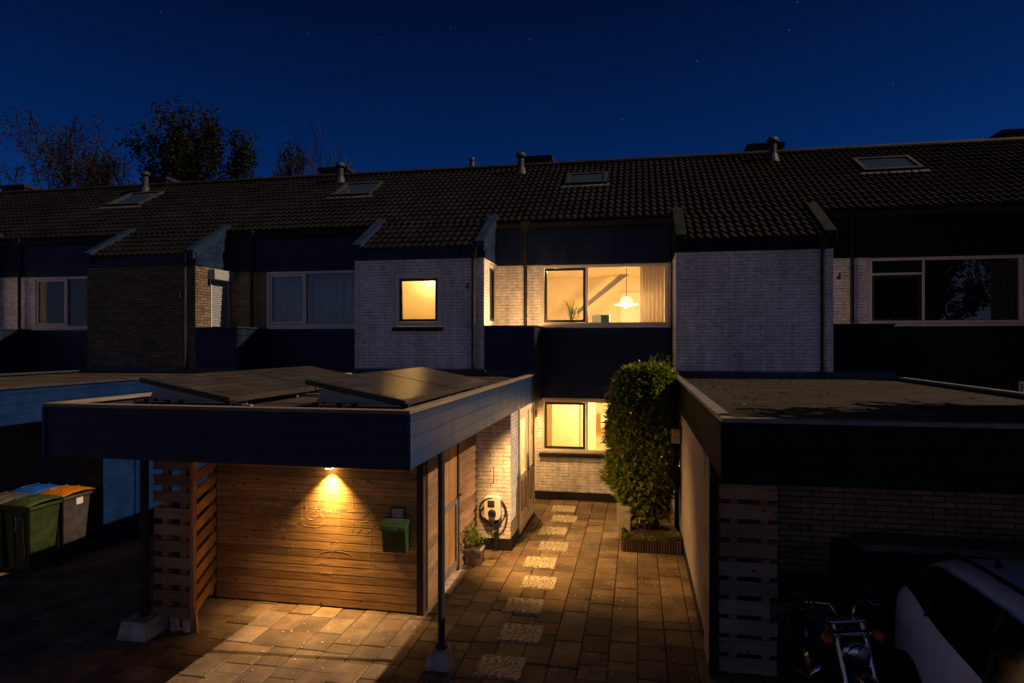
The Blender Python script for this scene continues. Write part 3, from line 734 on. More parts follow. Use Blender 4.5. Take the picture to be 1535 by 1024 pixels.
def scribble(x0, x1, y, a, n, sl=0):
    pts = []
    for k in range(n): pts.append((x0+(x1-x0)*k/n+rr.uniform(-4, 4), y+sl*k/n+a*(1 if k % 2 else -1)*rr.uniform(.4, 1)))
    chalkline(ck, spl(pts, 3), .0045)
scribble(325, 540, 285, 8, 40); scribble(290, 440, 352, 24, 44); scribble(360, 520, 358, 26, 26); scribble(430, 640, 485, 20, 30, 15); scribble(415, 550, 548, 14, 18)
scribble(880, 1020, 250, 12, 26); scribble(810, 960, 378, 20, 24, 5); scribble(1210, 1310, 265, 12, 14); scribble(790, 860, 775, 12, 10); scribble(810, 900, 850, 10, 14); scribble(570, 650, 370, 14, 8)
chalkline(ck, [(160,348),(300,352)]); chalkline(ck, [(500,362),(640,376)])
for (cx_, cy_, r_) in ((250, 410, 26), (330, 405, 24), (495, 355, 26)):
    chalkline(ck, [(cx_+r_*(1-k/30)*math.cos(k*.5), cy_+r_*(1-k/30)*math.sin(k*.5)) for k in range(26)], .0045)
for k in range(40):
    x, y = rr.uniform(80, 1300), rr.uniform(560, 880); chalkline(ck, [(x, y), (x+rr.uniform(-6, 14), y+rr.uniform(6, 24))], .003)
ck.build('chalk_drawing', 'chalk', fw_)

# mailbox, plaque, wall spot on the shed front
mb_ = thing('mailbox', 'green slanted metal mailbox on the plank shed wall', 'mailbox', (-2.9, 7.44, .76))
q = MB(); q.prism([(SY-.028, .78), (SY-.028, 1.13), (SY-.19, 1.08), (SY-.14, .775)], 'x', -3.03, -2.73)
q.build('body', 'green_box', mb_, bevel=.008)
q = MB(); q.prism([(SY-.028, 1.175), (SY-.10, 1.165), (SY-.185, 1.10), (SY-.205, 1.06), (SY-.20, 1.05), (SY-.18, 1.085), (SY-.028, 1.132)], 'x', -3.05, -2.715); q.build('lid', 'green_box', mb_, bevel=.004)
q = MB(); q.prism([(SY-.176, 1.02), (SY-.18, 1.02), (SY-.146, .82), (SY-.142, .82)], 'x', -2.955, -2.94); q.build('slot', 'black_plastic', mb_)
q = MB(); q.box(-2.80, -2.765, SY-.21, SY-.204, 1.062, 1.085); q.build('badge', 'zinc', mb_)
pq = thing('house_plaque', 'small framed picture plaque fixed above the green mailbox', 'plaque', (-2.88, 7.5, 1.16))
q = MB(); q.frame(-2.965, -2.79, 1.165, 1.295, SY-.045, SY-.026, .012); q.build('frame', 'dark_wood', pq)
box1('sheet', 'paper', pq, -2.953, -2.802, SY-.036, SY-.030, 1.177, 1.283)
q = MB()
for (a, b, c, d) in ((-2.935,-2.928,1.19,1.27),(-2.915,-2.900,1.19,1.235),(-2.90,-2.87,1.24,1.247),(-2.89,-2.883,1.205,1.24),(-2.865,-2.858,1.2,1.265),(-2.845,-2.83,1.19,1.22),(-2.85,-2.82,1.245,1.255),(-2.818,-2.812,1.19,1.27),(-2.925,-2.91,1.255,1.265)): q.box(a, b, SY-.039, SY-.0365, c, d)
q.build('drawing', 'brown_pallet', pq)
sl = thing('wall_spotlight', 'small round downlight glowing on the plank shed wall', 'light', (-3.745, 7.46, 1.75))
q = MB(); q.lathe([(.062, 1.765), (.064, 1.77), (.064, 1.86), (.058, 1.87)], (-3.745, SY-.105, 0), n=24); q.build('housing', 'lamp_metal', sl, smooth=False)
q = MB(); q.lathe([(.05, 1.758), (.05, 1.7645)], (-3.745, SY-.105, 0), n=20); q.build('lens', 'bulb', sl)
q = MB(); q.box(-3.775, -3.715, SY-.05, SY-.024, 1.78, 1.86); q.box(-3.757, -3.733, SY-.06, SY-.05, 1.82, 1.845); q.build('bracket', 'lamp_metal', sl)
LAMP1 = spot('shed_downlight', (-3.745, SY-.105, 1.755), (-3.745, SY-.085, 0), 500, 96, 1.0, (1, .56, .18))

# pallet screens
def pallet_x(x0, x1, y, z0, n, pitch, sh, mat, label, rails=True):
    r = thing('pallet_screen', label, 'screen', ((x0+x1)/2, y, 0), 'pallet screens')
    q = MB(); rr = random.Random(int(x0*100))
    for k in range(n):
        z = z0+k*pitch; e = rr.uniform(-.006, .006)
        q.box(x0+e, x1+e, y-.018, y, z+rr.uniform(-.005, .005), z+sh)
    q.build('slats', mat, r)
    q = MB(); 
    for xx in (x0+.10, x1-.14): q.box(xx, xx+.075, y+.001, y+.07, z0-.02, z0+n*pitch)
    q.build('rail', mat, r)
    q = MB()
    for k in range(n): q.box(x0+.02, x1-.02, y+.071, y+.088, z0+k*pitch+.0, z0+k*pitch+sh*.9) if k % 2 == 0 else None
    return r
pr = pallet_x(-5.47, -5.0, 6.56, .165, 11, .188, .124, 'pallet_wood', 'pallet screen of weathered slats beside the black carport post')
q = MB()
for xx in (-5.40, -5.25, -5.08): q.tube([(xx, 6.61, 0), (xx, 6.61, .17)], .05, 10)
q.build('leg', 'concrete', pr)
r = thing('pallet_screen', 'honey brown slatted screen joining the plank shed to the weathered pallet', 'screen', (-4.97, 7.0, 0), 'pallet screens')
q = MB(); rr = random.Random(2)
def slant(q, f0, f1, o0, o1, z0, z1):   # box along the slanted line of the side screen
    A, B = Vector((-4.975, 6.58)), Vector((-5.37, 7.50)); d = (B-A); n = Vector((d.y, -d.x)).normalized()
    P = [A+d*f0+n*o0, A+d*f1+n*o0, A+d*f1+n*o1, A+d*f0+n*o1]
    q.hexa([(p.x, p.y, z0) for p in P], [(p.x, p.y, z1) for p in P])
for k in range(11): z = .2+k*.186; slant(q, .03, 1.0, 0, .018, z+rr.uniform(-.005, .005), z+.128)
q.build('slats', 'shed_wood', r)
q = MB(); q.box(-5.0, -4.955, 6.545, 6.60, .0, 2.2); q.build('upright', 'door_wood', r)
q = MB(); slant(q, .86, .97, -.045, -.001, .1, 2.2); q.build('rail', 'shed_wood', r)
q = MB(); q.hexa([(-4.95,6.56,.0),(-4.92,6.56,.0),(-4.92,6.60,.0),(-4.95,6.60,.0)], [(-4.953,6.56,.30),(-4.947,6.56,.30),(-4.947,6.60,.30),(-4.953,6.60,.30)]); q.build('splint', 'door_wood', r)

# porch block
pc = thing('porch', 'white brick porch with a cream glazed door beside the paved path', 'porch', (-2.4, 11.2, 0))
PXR = -1.985
q = MB(); q.wall_x(-2.98, PXR, 10.13, 10.33, .19, 2.185); q.wall_y(10.33, YF-.0, PXR-.2, PXR, .19, 2.185, [(10.78, 12.40, .12, 2.184)])
q.wall_y(10.33, YF, -2.98, -2.80, .19, 2.185)
q.build('wall', 'white_brick', pc)
q = MB(); q.box(-2.99, PXR+.012, 10.115, 10.33, 0, .188); q.box(PXR-.2, PXR+.012, 10.331, 10.78, 0, .188); q.build('plinth', 'plinth', pc)
q = MB(); q.box(-2.2, PXR+.02, 10.785, 12.40, 0, .06); q.build('step', 'plinth', pc)
dx = PXR+.012
f = MB(); f.wall_y(10.79, 12.39, PXR-.1, dx+.02, .07, 2.18, [(10.86, 11.72, .22, 2.10), (11.79, 12.32, .22, 2.10)]); df = f.build('door_frame', 'cream', pc, bevel=.006)
f = MB(); f.wall_y(10.865, 11.715, PXR-.06, dx+.0, .225, 2.095, [(10.98, 11.60, 1.02, 1.98), (10.98, 11.26, .36, .92), (11.32, 11.60, .36, .92)]); f.build('door', 'cream', df, bevel=.005)
f = MB(); f.box(PXR-.05, PXR-.03, 10.98, 11.60, .36, .92); f.build('lower_panel', 'cream', df)
box1('pane', 'frost', df, PXR-.03, PXR-.024, 10.98, 11.60, 1.02, 1.98)
f = MB(); f.wall_y(11.795, 12.315, PXR-.06, dx, .225, 2.095, [(11.88, 12.23, 1.02, 1.98), (11.88, 12.23, .36, .92)]); f.box(PXR-.05, PXR-.03, 11.88, 12.23, .36, .92); f.build('side_panel', 'cream', df)
box1('pane', 'frost', df, PXR-.03, PXR-.024, 11.88, 12.23, 1.02, 1.98)
q = MB(); q.tube([(dx+.0, 11.66, 1.03), (dx+.05, 11.66, 1.03), (dx+.05, 11.54, 1.03)], .011, 8); q.build('handle', 'zinc', df)
q = MB(); q.box(-2.27, -2.255, 10.118, 10.128, 1.30, 1.33); q.tube([(-2.26, 10.12, 1.1), (-2.26, 10.12, 1.3)], .006, 6); q.box(-2.27, -2.25, 10.118, 10.128, 1.08, 1.1); q.build('wall_hook', 'lamp_metal', pc)
q = MB(); q.wall_x(-2.78, PXR-.22, 12.2, 12.24, .1, 2.18); q.build('inner_wall', 'room_white', pc)

# wallbox charger
cg = thing('wallbox_charger', 'white wallbox car charger with coiled black cable on the porch wall', 'charger', (-2.26, 10.06, .2))
q = MB(); pts = []
x0, x1, z0, z1, rd = -2.395, -2.135, .50, .88, .055
for (cx_, cz_, a0) in ((x1-rd, z1-rd, 0), (x0+rd, z1-rd, 90), (x0+rd*1.3, z0+rd*1.3, 180), (x1-rd*1.3, z0+rd*1.3, 270)):
    for k in range(6):
        a = R(a0+k*18); rq = rd if a0 < 180 else rd*1.3; pts.append((cx_+rq*math.cos(a), cz_+rq*math.sin(a)))
q.prism(pts, 'y', 10.02, 10.118); q.build('body', 'white_plastic', cg, bevel=.012)
box1('screen', 'black_plastic', cg, -2.335, -2.225, 10.008, 10.0195, .715, .81)
box1('display', 'lamp_metal', cg, -2.32, -2.24, 10.003, 10.0075, .735, .795)
q = MB(); q.lathe([(.062, 10.019), (.062, 9.995), (.05, 9.985), (.048, 9.95), (.03, 9.945)], (-2.265, 0, .615), 'y', 24); q.build('socket', 'black_plastic', cg)
q = MB(); cab = [(-2.265, 9.94, .61), (-2.27, 9.90, .54), (-2.27, 9.93, .44)]
for k in range(0, 66):
    a = R(-90-k*12*1.0); rx, rz = .205+.012*math.sin(k*.35), .225+.015*math.cos(k*.21)
    cab.append((-2.265+rx*math.cos(a), 10.05+.03*math.sin(k*.4)-(.02 if k % 2 else 0)*0, .66+rz*math.sin(a)-.02))
cab += [(-2.20, 10.05, .36), (-2.235, 10.06, .20), (-2.26, 10.06, .06), (-2.24, 10.03, .02)]
q.tube(cab, .010, 8); q.build('cable', 'rubber', cg, smooth=True)
q = MB(); q.box(-2.235, -2.175, 10.06, 10.112, .02, .498); q.build('conduit', 'zinc_dark', cg)

# planter
pp = thing('potted_plant', 'small bushy plant in a square concrete pot beside the charger', 'plant', (-2.41, 9.46, 0))
q = MB(); a, b_ = -2.54, -2.28
q.hexa([(a+.02,9.35,0),(b_-.02,9.35,0),(b_-.02,9.59,0),(a+.02,9.59,0)], [(a,9.33,.235),(b_,9.33,.235),(b_,9.61,.235),(a,9.61,.235)])
q.frame(a-.004, b_+.004, .2, .2401, 9.326, 9.33, .02); q.build('pot', 'pot', pp, bevel=.006)
box1('soil', 'soil', pp, a+.02, b_-.02, 9.35, 9.59, .236, .244)
def leaf(mb, p, d, up, L, wd):
    d = d.normalized(); s_ = d.cross(up)
    if s_.length < 1e-4: s_ = d.cross(Vector((1, 0, 0)))
    s_.normalize(); n = s_.cross(d); s_ *= wd/2
    b = p+d*L*.45+n*L*.06; t = p+d*L-n*L*.05
    mb.add([p, b+s_+n*L*.04, b-s_+n*L*.04, t, b], [(0, 1, 4), (0, 4, 2), (1, 3, 4), (4, 3, 2)])
q = MB(); rr = random.Random(11)
for k in range(26):
    a = rr.uniform(0, 6.28); e = rr.uniform(.5, 1.4); L = rr.uniform(.2, .42); d = Vector((math.cos(a)*math.cos(e), math.sin(a)*math.cos(e), math.sin(e)))
    b0 = Vector((-2.41+rr.uniform(-.08, .08), 9.46+rr.uniform(-.08, .08), .24))
    for j in range(12):
        t = .25+.75*j/12; p = b0+d*L*t
        o = Vector((rr.uniform(-1, 1), rr.uniform(-1, 1), rr.uniform(-.2, 1))).normalized()
        leaf(q, p, (o+d*.6), Vector((0, 0, 1)), rr.uniform(.05, .09), rr.uniform(.018, .03))
q.build('foliage', 'leaf_pot', pp)

# downlight added under the eave to light path and charger wall; lantern by the kitchen window
el = thing('added_eave_light', 'round downlight added under the carport eave to light the path and charger', 'light', (-2.20, 9.0, 2.18))
q = MB(); q.lathe([(.06, 2.165), (.065, 2.17), (.065, 2.2195)], (-2.20, 9.0, 0), n=20); q.build('housing', 'lamp_metal', el)
q = MB(); q.lathe([(.045, 2.158), (.045, 2.1645)], (-2.20, 9.0, 0), n=20); q.build('lens', 'bulb', el)
LAMP2 = spot('eave_fill_lamp', (-2.20, 9.0, 2.15), (-.6, 10.25, 0), 640, 106, 1.0)
ln = thing('wall_lantern', 'dark hooked wall lantern on the white wall between porch and kitchen window', 'lantern', (-2.16, 13.6, 1.8))
q = MB(); q.tube([(-2.16, YR-.01, 1.82), (-2.16, YR-.08, 1.84), (-2.16, YR-.12, 1.95), (-2.16, YR-.11, 2.06), (-2.16, YR-.06, 2.08), (-2.16, YR-.01, 2.05)], .014, 8); q.build('bracket', 'black_plastic', ln)
q = MB(); q.lathe([(.03, 1.78), (.055, 1.80), (.055, 1.90), (.03, 1.93)], (-2.16, YR-.12, 0), n=14); q.build('lamp_shade', 'lamp_metal', ln)
sf = thing('added_soffit_light', 'small round light added under the balcony to light the kitchen wall', 'light', (-2.15, 12.85, 2.09))
q = MB(); q.lathe([(.05, 2.088), (.055, 2.095), (.055, 2.1095)], (-2.15, 12.85, 0), n=20); q.build('housing', 'lamp_metal', sf)
q = MB(); q.lathe([(.04, 2.082), (.04, 2.0875)], (-2.15, 12.85, 0), n=20); q.build('lens', 'bulb', sf)
LAMP3 = spot('soffit_fill_lamp', (-2.15, 12.85, 2.07), (-1.6, 12.95, 0), 170, 165, .7)  # added lamp, lights the kitchen wall and the path end
# unseen globe light added behind the parapet to warm the recess wall
bl = thing('added_balcony_light', 'globe light added out of sight on the balcony behind the navy parapet', 'light', (-2.15, 12.66, 2.77))
q = MB(); q.lathe([(.05, 2.765), (.04, 3.52), (.03, 3.54)], (-2.15, 12.66, 0), n=16); q.build('base', 'lamp_metal', bl)
q = MB(); q.lathe([(.02, 3.545), (.045, 3.555), (.05, 3.58), (.04, 3.61), (.01, 3.62)], (-2.15, 12.66, 0), n=16); q.build('globe', 'pendant_glow', bl, smooth=True)
LAMP4 = point('balcony_fill_lamp', (-2.15, 12.66, 3.63), 95, r=.03)
LAMP5 = point('upper_room_lamp', (px_, py_, pz_-.12), 100, (1, .70, .33), .15)
LAMP5b = point('upper_room_lamp_left', (-1.75, YR+.36, 4.965), 80, (1, .70, .32), .12)
LAMP6 = point('bathroom_lamp', (X0+1.4, YF+.8, 4.8), 34, (1, .62, .22), .2)
LAMP7 = point('kitchen_lamp', (-1.2, YR+1.0, 2.15), 46, (1, .66, .26), .12)
LAMP8 = point('hall_lamp', (-2.5, 11.4, 1.95), 190, (1, .66, .27), .1)
LAMP9 = point('door_fill_lamp', (.25, YR+.75, 2.17), 270, (1, .66, .27), .12)  # extra lamp added out of sight to brighten the porch door

# left neighbour: carport and shed
cl = thing('carport', 'bright blue neighbouring carport at the left edge over the wheelie bins', 'carport', (-10.2, 8, 0), 'flat roofed carports')
carport_roof(-12.12, -8.37, CY, YF-.03, cl, 'black_board', 'zinc', side_board='blue')
sn = thing('garden_shed', 'black and blue boarded shed behind the wheelie bins', 'shed', (-10, 10, 0))
q = MB(); q.boards_x(-12.0, -8.45, 8.99, .02, 2.2, .13, lap=.005); q.box(-12, -8.45, 8.995, 9.05, .02, 2.2); q.build('front_wall', 'black_board', sn)
q = MB(); q.boards_y(8.97, 9.62, -8.44, .02, 2.2, .135, lap=.005); q.boards_y(9.65, 12.4, -8.44, .02, 2.2, .135, lap=.005); q.box(-8.5, -8.441, 9.0, 12.4, .02, 2.2); sw = q.build('side_wall', 'blue', sn)
q = MB(); q.box(-8.413, -8.39, 9.75, 9.79, 1.45, 1.53); q.box(-8.413, -8.385, 10.5, 10.56, 1.46, 1.49); q.build('latch', 'zinc', sw)

# right neighbour: carport and brick garage
GX0, GX1 = .65, 4.45
cr = thing('carport', 'dark flat roofed carport over the parked car and motorcycle', 'carport', (2.5, 8, 0), 'flat roofed carports')
carport_roof(GX0, GX1, 5.24, YF-.03, cr, 'green_black', 'edge_metal', zt=2.69, zb=2.22, felt='felt_streaked')
q = MB(); q.box(.70, .785, 6.70, 6.78, 0, 2.22); q.build('post', 'black_board', cr)
gr = thing('garage', 'brown brick garage with a pale plastered side wall facing the path', 'garage', (2.5, 9, 0))
q = MB(); q.box(.78, 4.40, 7.60, 7.82, 0, 2.22); q.box(4.2, 4.40, 7.82, 12.4, 0, 2.22); q.build('front_wall', 'garage_brick', gr)
q = MB(); q.box(.71, .90, 7.36, 7.597, .16, 2.22); q.box(.71, .779, 7.597, 7.83, .16, 2.22); q.box(.71, .90, 7.83, YF-.02, .16, 2.22); q.build('side_wall', 'plaster', gr)
q = MB(); q.box(.70, .77, 7.36, YF-.02, 0, .158); q.build('plinth', 'plinth', gr)
q = MB(); q.boards_y(6.79, 7.355, .735, .03, 2.2, .19, lap=.02, th=.016, sgn=-1); q.box(.74, .775, 6.79, 7.35, .03, 2.2); q.build('side_boards', 'pale_wood', gr)
q = MB(); q.boards_y(6.3, 7.595, 4.30, .03, 2.2, .19, lap=.02, th=.016, sgn=-1); q.box(4.302, 4.39, 6.3, 7.595, .03, 2.2); q.build('side_boards', 'pale_wood', gr)  # unseen side wall added to keep the sun off the storage box lid
pallet_x(.79, 1.34, 6.74, .05, 6, .19, .142, 'pale_wood', 'x')
ps2 = [o for o in bpy.data.objects if o.get('label') == 'x'][0]; ps2['label'] = 'grey and brown pallet screen at the front corner of the brick garage'
q = MB(); rr = random.Random(8)
for k in range(6, 12): z = .05+k*.19; q.box(.79+rr.uniform(-.006, .006), 1.34, 6.722, 6.74, z, min(z+.142, 2.215))
q.build('slats', 'brown_pallet', ps2)
q = MB(); q.box(.90, .97, 6.741, 6.81, 1.17, 2.2); q.box(1.19, 1.26, 6.741, 6.81, 1.17, 2.2); q.build('rail', 'brown_pallet', ps2)
# wall lamp on plaster wall
wl = thing('wall_lamp', 'unlit beige half round wall lamp on the plastered garage wall', 'lamp', (.62, 11.0, 1.65))
q = MB(); q.box(.685, .709, 10.92, 11.10, 1.66, 1.94); q.build('back_plate', 'zinc_dark', wl)
q = MB(); q.prism([(.685, 10.92), (.56, 10.93), (.53, 11.01), (.56, 11.09), (.685, 11.10)], 'z', 1.66, 1.90); q.build('lamp_shade', 'trim_wood', wl, bevel=.015)
q = MB(); q.box(.55, .70, 10.90, 11.12, 1.9005, 1.93); q.build('cap', 'black_plastic', wl)
dp = MB(); dp.tube([(.66, 11.5, 0), (.66, 11.5, 2.3)], .04, 10); tag(dp.build('rain_pipe', 'black_plastic'), 'black rain pipe on the plastered wall behind the laurel bush', 'pipe')

# ------------------------------------------------------------------ ground and paving
q = MB(); q.box(-260, 260, -120, 320, -.4, -.03); tag(q.build('ground', 'asphalt'), kind='structure')
q = MB(); rr = random.Random(21)
x = -12.0; ci = 0
while x < 7.0:
    w = .30; y = 1.9+rr.uniform(0, .3)
    while y < 13.64:
        L = rr.choice((.20, .30, .30, .40, .40, .40, .45)); e = min(y+L, 13.65)
        if e-y > .06:
            dz = rr.uniform(-.006, .005); g = .0045
            tl = rr.uniform(-.002, .002)
            q.cbox(x+g, x+w-g, y+g, e-g, -.05, dz, .007)
        y = e
    x += w
pv = tag(q.build('driveway_paving', 'paver'), kind='structure')
q = MB(); q.box(-12, 7, 1.5, 13.65, -.029, -.012); tag(q.build('joint_sand', 'soil'), kind='structure')
steps = [(-1.45, 12.9), (-1.355, 12.167), (-1.458, 11.351), (-1.343, 10.493), (-1.442, 9.687), (-1.333, 8.86), (-1.404, 8.035), (-1.305, 7.271), (-1.376, 6.473)]
ords = ['the first one from the kitchen window', 'second from the kitchen window', 'third from the kitchen window', 'fourth from the kitchen window', 'fifth from either end', 'fourth counted from the metal post', 'third counted from the metal post', 'second counted from the metal post', 'nearest to the metal post foot']
base = None
for i, (x, y) in enumerate(steps):
    if base is None:
        q = MB(); q.cbox(x-.24, x+.24, y-.23, y+.23, -.04, .012, .012); base = q.build('stepping_stone', 'step'); o = base
    else:
        o = base.copy(); COL.objects.link(o)
        me = base.data.copy(); me.transform(Matrix.Rotation(math.pi/2*(i % 4), 4, 'Z') if i % 2 == 0 else Matrix.Rotation(math.pi, 4, 'Z')); o.data = me
    o.location = (x, y, base.location.z)
    tag(o, 'pale stamped stepping stone in the path, %s' % ords[i], 'stepping stone', 'stamped stepping stones in the path')

# fallen petals and leaves: stuff
q = MB(); rr = random.Random(99)
for k in range(2600):
    x, y = rr.uniform(-9, 1), rr.uniform(4.8, 13.4)
    if k % 3 == 0: x, y = rr.uniform(-2.5, .6), rr.uniform(5.5, 13)
    a = rr.uniform(0, 6.28); L = rr.uniform(.006, .019); c, s = math.cos(a)*L, math.sin(a)*L; z = .008
    q.add([(x-c, y-s, z), (x+s*.5, y-c*.5, z+rr.uniform(0, .004)), (x+c, y+s, z), (x-s*.5, y+c*.5, z+rr.uniform(0, .005))], [(0, 1, 2, 3)])
o = q.build('fallen_petals', plain('petal', (.55, .48, .38), .8, rnd=.4)); tag(o, 'pale petals and crumbs scattered over the paving', 'petals', kind='stuff')

q = MB(); rr = random.Random(61)
for k in range(420):
    x = .78+abs(rr.gauss(0, .9)) if k % 2 else rr.uniform(.78, 4.3); y = rr.uniform(5.5, 12.3) if k % 3 else 12.38-abs(rr.gauss(0, .5))
    if x > 4.3 or y < 5.4: continue
    a = rr.uniform(0, 6.28); L = rr.uniform(.012, .04); c, s = math.cos(a)*L, math.sin(a)*L; z = 2.664
    q.add([(x-c, y-s, z), (x+s*.5, y-c*.5, z+rr.uniform(0, .015)), (x+c, y+s, z), (x-s*.5, y+c*.5, z+rr.uniform(0, .015))], [(0, 1, 2, 3)])
o = q.build('roof_litter', plain('dead_leaf', (.06, .04, .025), .9, rnd=.6)); tag(o, 'dead leaves and moss crumbs on the flat roof of the dark carport', 'leaf litter', kind='stuff')

# ------------------------------------------------------------------ laurel bush and bed
bu = thing('laurel_bush', 'tall dense evergreen laurel bush at the end of the path', 'bush', (.08, 11.3, 0))
q = MB(); rr = random.Random(4)
C = Vector((.05, 11.35, 1.80))
def inside(p):
    s = (p.z-.30)/2.57
    if s < 0 or s > 1: return None
    wx = .60*(min(1, (s+.25)*2.2)**.5)*(1 if s < .74 else math.sqrt(max(0, 1-((s-.74)/.28)**2))*.85+.15)
    wy = .60*(1 if s < .74 else math.sqrt(max(0, 1-((s-.74)/.28)**2))*.85+.15)
    return wx, wy
cnt = 0
while cnt < 15000:
    z = rr.uniform(.32, 2.88); e = inside(Vector((0, 0, z)))
    if not e: continue
    a = rr.uniform(0, 6.28); rad = rr.uniform(.55, 1.0)**.5 if cnt % 5 < 3 else rr.uniform(.05, .75)
    lump = 1+.16*mnoise.noise(Vector((math.cos(a)*1.8, math.sin(a)*1.8, z*2.6)))+.08*mnoise.noise(Vector((math.cos(a)*5, math.sin(a)*5, z*6)))
    taper = 1 if z > 1.0 else .62+.38*(z-.32)/.68
    p = Vector((.05+(1-taper)*.3+max(0, z-2.0)*.16+math.cos(a)*e[0]*rad*lump*taper, 11.45+math.sin(a)*e[1]*rad*lump*taper, z))
    if p.x > .70: continue
    out = Vector((math.cos(a), math.sin(a), .25))
    d = out*.7+Vector((rr.uniform(-1, 1), rr.uniform(-1, 1), rr.uniform(-.6, 1)))
    leaf(q, p, d, Vector((0, 0, 1)), rr.uniform(.12, .20), rr.uniform(.048, .072)); cnt += 1
for k in range(26):   # upright shoots
    a = rr.uniform(0, 6.28); b0 = Vector((.30+math.cos(a)*.34*rr.random(), 11.3+math.sin(a)*.4*rr.random(), 2.75)); hgt = rr.uniform(.12, .34)
    for j in range(9):
        p = b0+Vector((0, 0, hgt*j/8)); leaf(q, p, Vector((rr.uniform(-1, 1), rr.uniform(-1, 1), rr.uniform(.2, 1.2))), Vector((0, 0, 1)), .07, .025)
q.build('crown', 'leaf', bu)
q = MB()
for k in range(9):
    a = k*.7; q.tube([(.2+.08*math.cos(a), 11.3+.08*math.sin(a), 0), (.15+.2*math.cos(a), 11.3+.2*math.sin(a), .7), (.08+.35*math.cos(a), 11.3+.35*math.sin(a), 1.5), (.05+.3*math.cos(a+.4), 11.3+.3*math.sin(a+.4), 2.4)], [.03, .022, .015, .006], 6)
q.build('trunk', 'bark', bu)
bd = thing('raised_bed', 'low flower bed edged with dark corrugated boards under the laurel bush', 'flower bed', (.22, 10.9, 0))
q = MB(); n = 22
for k in range(n):
    xx = -.23+(.91)*(k+.5)/n; q.tube([(xx, 10.44, 0), (xx, 10.44, .2)], .024, 8)
for k in range(24): q.tube([(-.235, 10.47+k*.042, 0), (-.235, 10.47+k*.042, .2)], .024, 8)
q.build('edging', 'dark_wood', bd)
q = MB(); q.box(-.215, .69, 10.465, 11.6, 0, .15); q.build('soil', 'soil', bd)
def tuft(x, y, z, n, L, label, mat='leaf_pot', wdt=.012):
    t = thing('bedding_plant', label, 'plant', (x, y, z), 'small plants in the raised bed'); q = MB()
    for k in range(n):
        a = rr.uniform(0, 6.28); e = rr.uniform(.3, 1.4); l = L*rr.uniform(.5, 1); d = Vector((math.cos(a)*math.cos(e), math.sin(a)*math.cos(e), math.sin(e)))
        leaf(q, Vector((x+rr.uniform(-.05, .05), y+rr.uniform(-.05, .05), z)), d, Vector((0, 0, 1)), l, wdt*rr.uniform(.7, 1.5))
    q.build('leaves', mat, t)
tuft(-.16, 10.56, .15, 90, .22, 'bright tufted plant at the left corner of the raised bed'); tuft(.05, 10.58, .15, 60, .14, 'low yellowish plant in the middle of the raised bed')
tuft(.22, 10.60, .15, 50, .12, 'low creeping plant right of the middle of the raised bed'); tuft(.50, 10.58, .15, 90, .24, 'darker spiky plant beside the garage wall in the raised bed', 'leaf')
st = MB(); st.hexa([(-.33,11.1,0),(-.13,11.1,0),(-.13,11.35,0),(-.33,11.35,0)], [(-.35,11.08,.55),(-.11,11.08,.55),(-.11,11.37,.55),(-.35,11.37,.55)]); 
tag(st.build('stone_planter', 'pot', bevel=.01), 'pale tall stone planter half hidden behind the laurel bush', 'planter')

# ------------------------------------------------------------------ solar panels
def solar(xh, xl, y0, y1, label, front):
    r = thing('solar_panel', label, 'solar panel', ((xh+xl)/2, (y0+y1)/2, 2.66), 'solar panels on the carport roof')
    zh, zl = 2.955, 2.765; t = .05
    q = MB(); q.hexa([(xh,y0,zh-t),(xl,y0,zl-t),(xl,y1,zl-t),(xh,y1,zh-t)], [(xh,y0,zh),(xl,y0,zl),(xl,y1,zl),(xh,y1,zh)]); fr = q.build('frame', 'solar_frame', r)
    k = .025; sl_ = (zl-zh)/(xl-xh)
    zz = lambda x, o: zh+sl_*(x-xh)+o
    q = MB(); q.hexa([(xh+k,y0+k,zz(xh+k,.0005)),(xl-k,y0+k,zz(xl-k,.0005)),(xl-k,y1-k,zz(xl-k,.0005)),(xh+k,y1-k,zz(xh+k,.0005))], [(xh+k,y0+k,zz(xh+k,.003)),(xl-k,y0+k,zz(xl-k,.003)),(xl-k,y1-k,zz(xl-k,.003)),(xh+k,y1-k,zz(xh+k,.003))]); q.build('glass', 'solar', r)
    for yy in ((y0+.02, y1-.05) if front else (y1-.05,)):
        q = MB(); q.prism([(xh+.08, 2.70), (xl-.03, 2.70), (xl-.03, zl-t-.006), (xh+.17, zz(xh+.17, -t-.006)), (xh+.13, 2.80)], 'y', yy, yy+.025); q.build('wedge_mount', 'mount', r)
    if front:
        q = MB(); q.box(xh-.02, xl+.06, y0-.06, y0+.0, 2.665, 2.72); q.box(xl+.08, xl+.17, y0-.055, y0-.005, 2.665, 2.715); q.build('ballast_rail', 'zinc_dark', r, bevel=.006)
        for xx in (xh+.12, xl-.0): q = MB(); q.box(xx, xx+.06, y0-.08, y0+.015, 2.664, 2.745); q.build('clamp', 'black_plastic', r)
        for xx in (xh+.35, xh+.5): q = MB(); q.box(xx, xx+.07, y0-.072, y0-.061, 2.70, 2.745); q.build('clip', 'black_plastic', r)
    for yy in (y0+.35, y1-.35):
        q = MB(); q.tube([(xl-.05, yy, 2.66), (xl-.05, yy, zl-t-.002)], .014, 8); q.build('leg', 'mount', r)
        q = MB(); q.tube([(xh+.06, yy, 2.66), (xh+.06, yy, zh-t-.012)], .014, 8); q.build('leg', 'mount', r)
    for yy in (y0+.1, y1-.2): q = MB(); q.box(xl-.1, xl+.16, yy, yy+.05, 2.655, 2.69); q.build('foot', 'mount', r)
solar(-4.97, -3.95, 5.75, 7.48, 'front solar panel of the tilted pair above the pallet screens', True)
solar(-4.97, -3.95, 7.50, 9.23, 'rear solar panel of the tilted pair above the pallet screens', False)
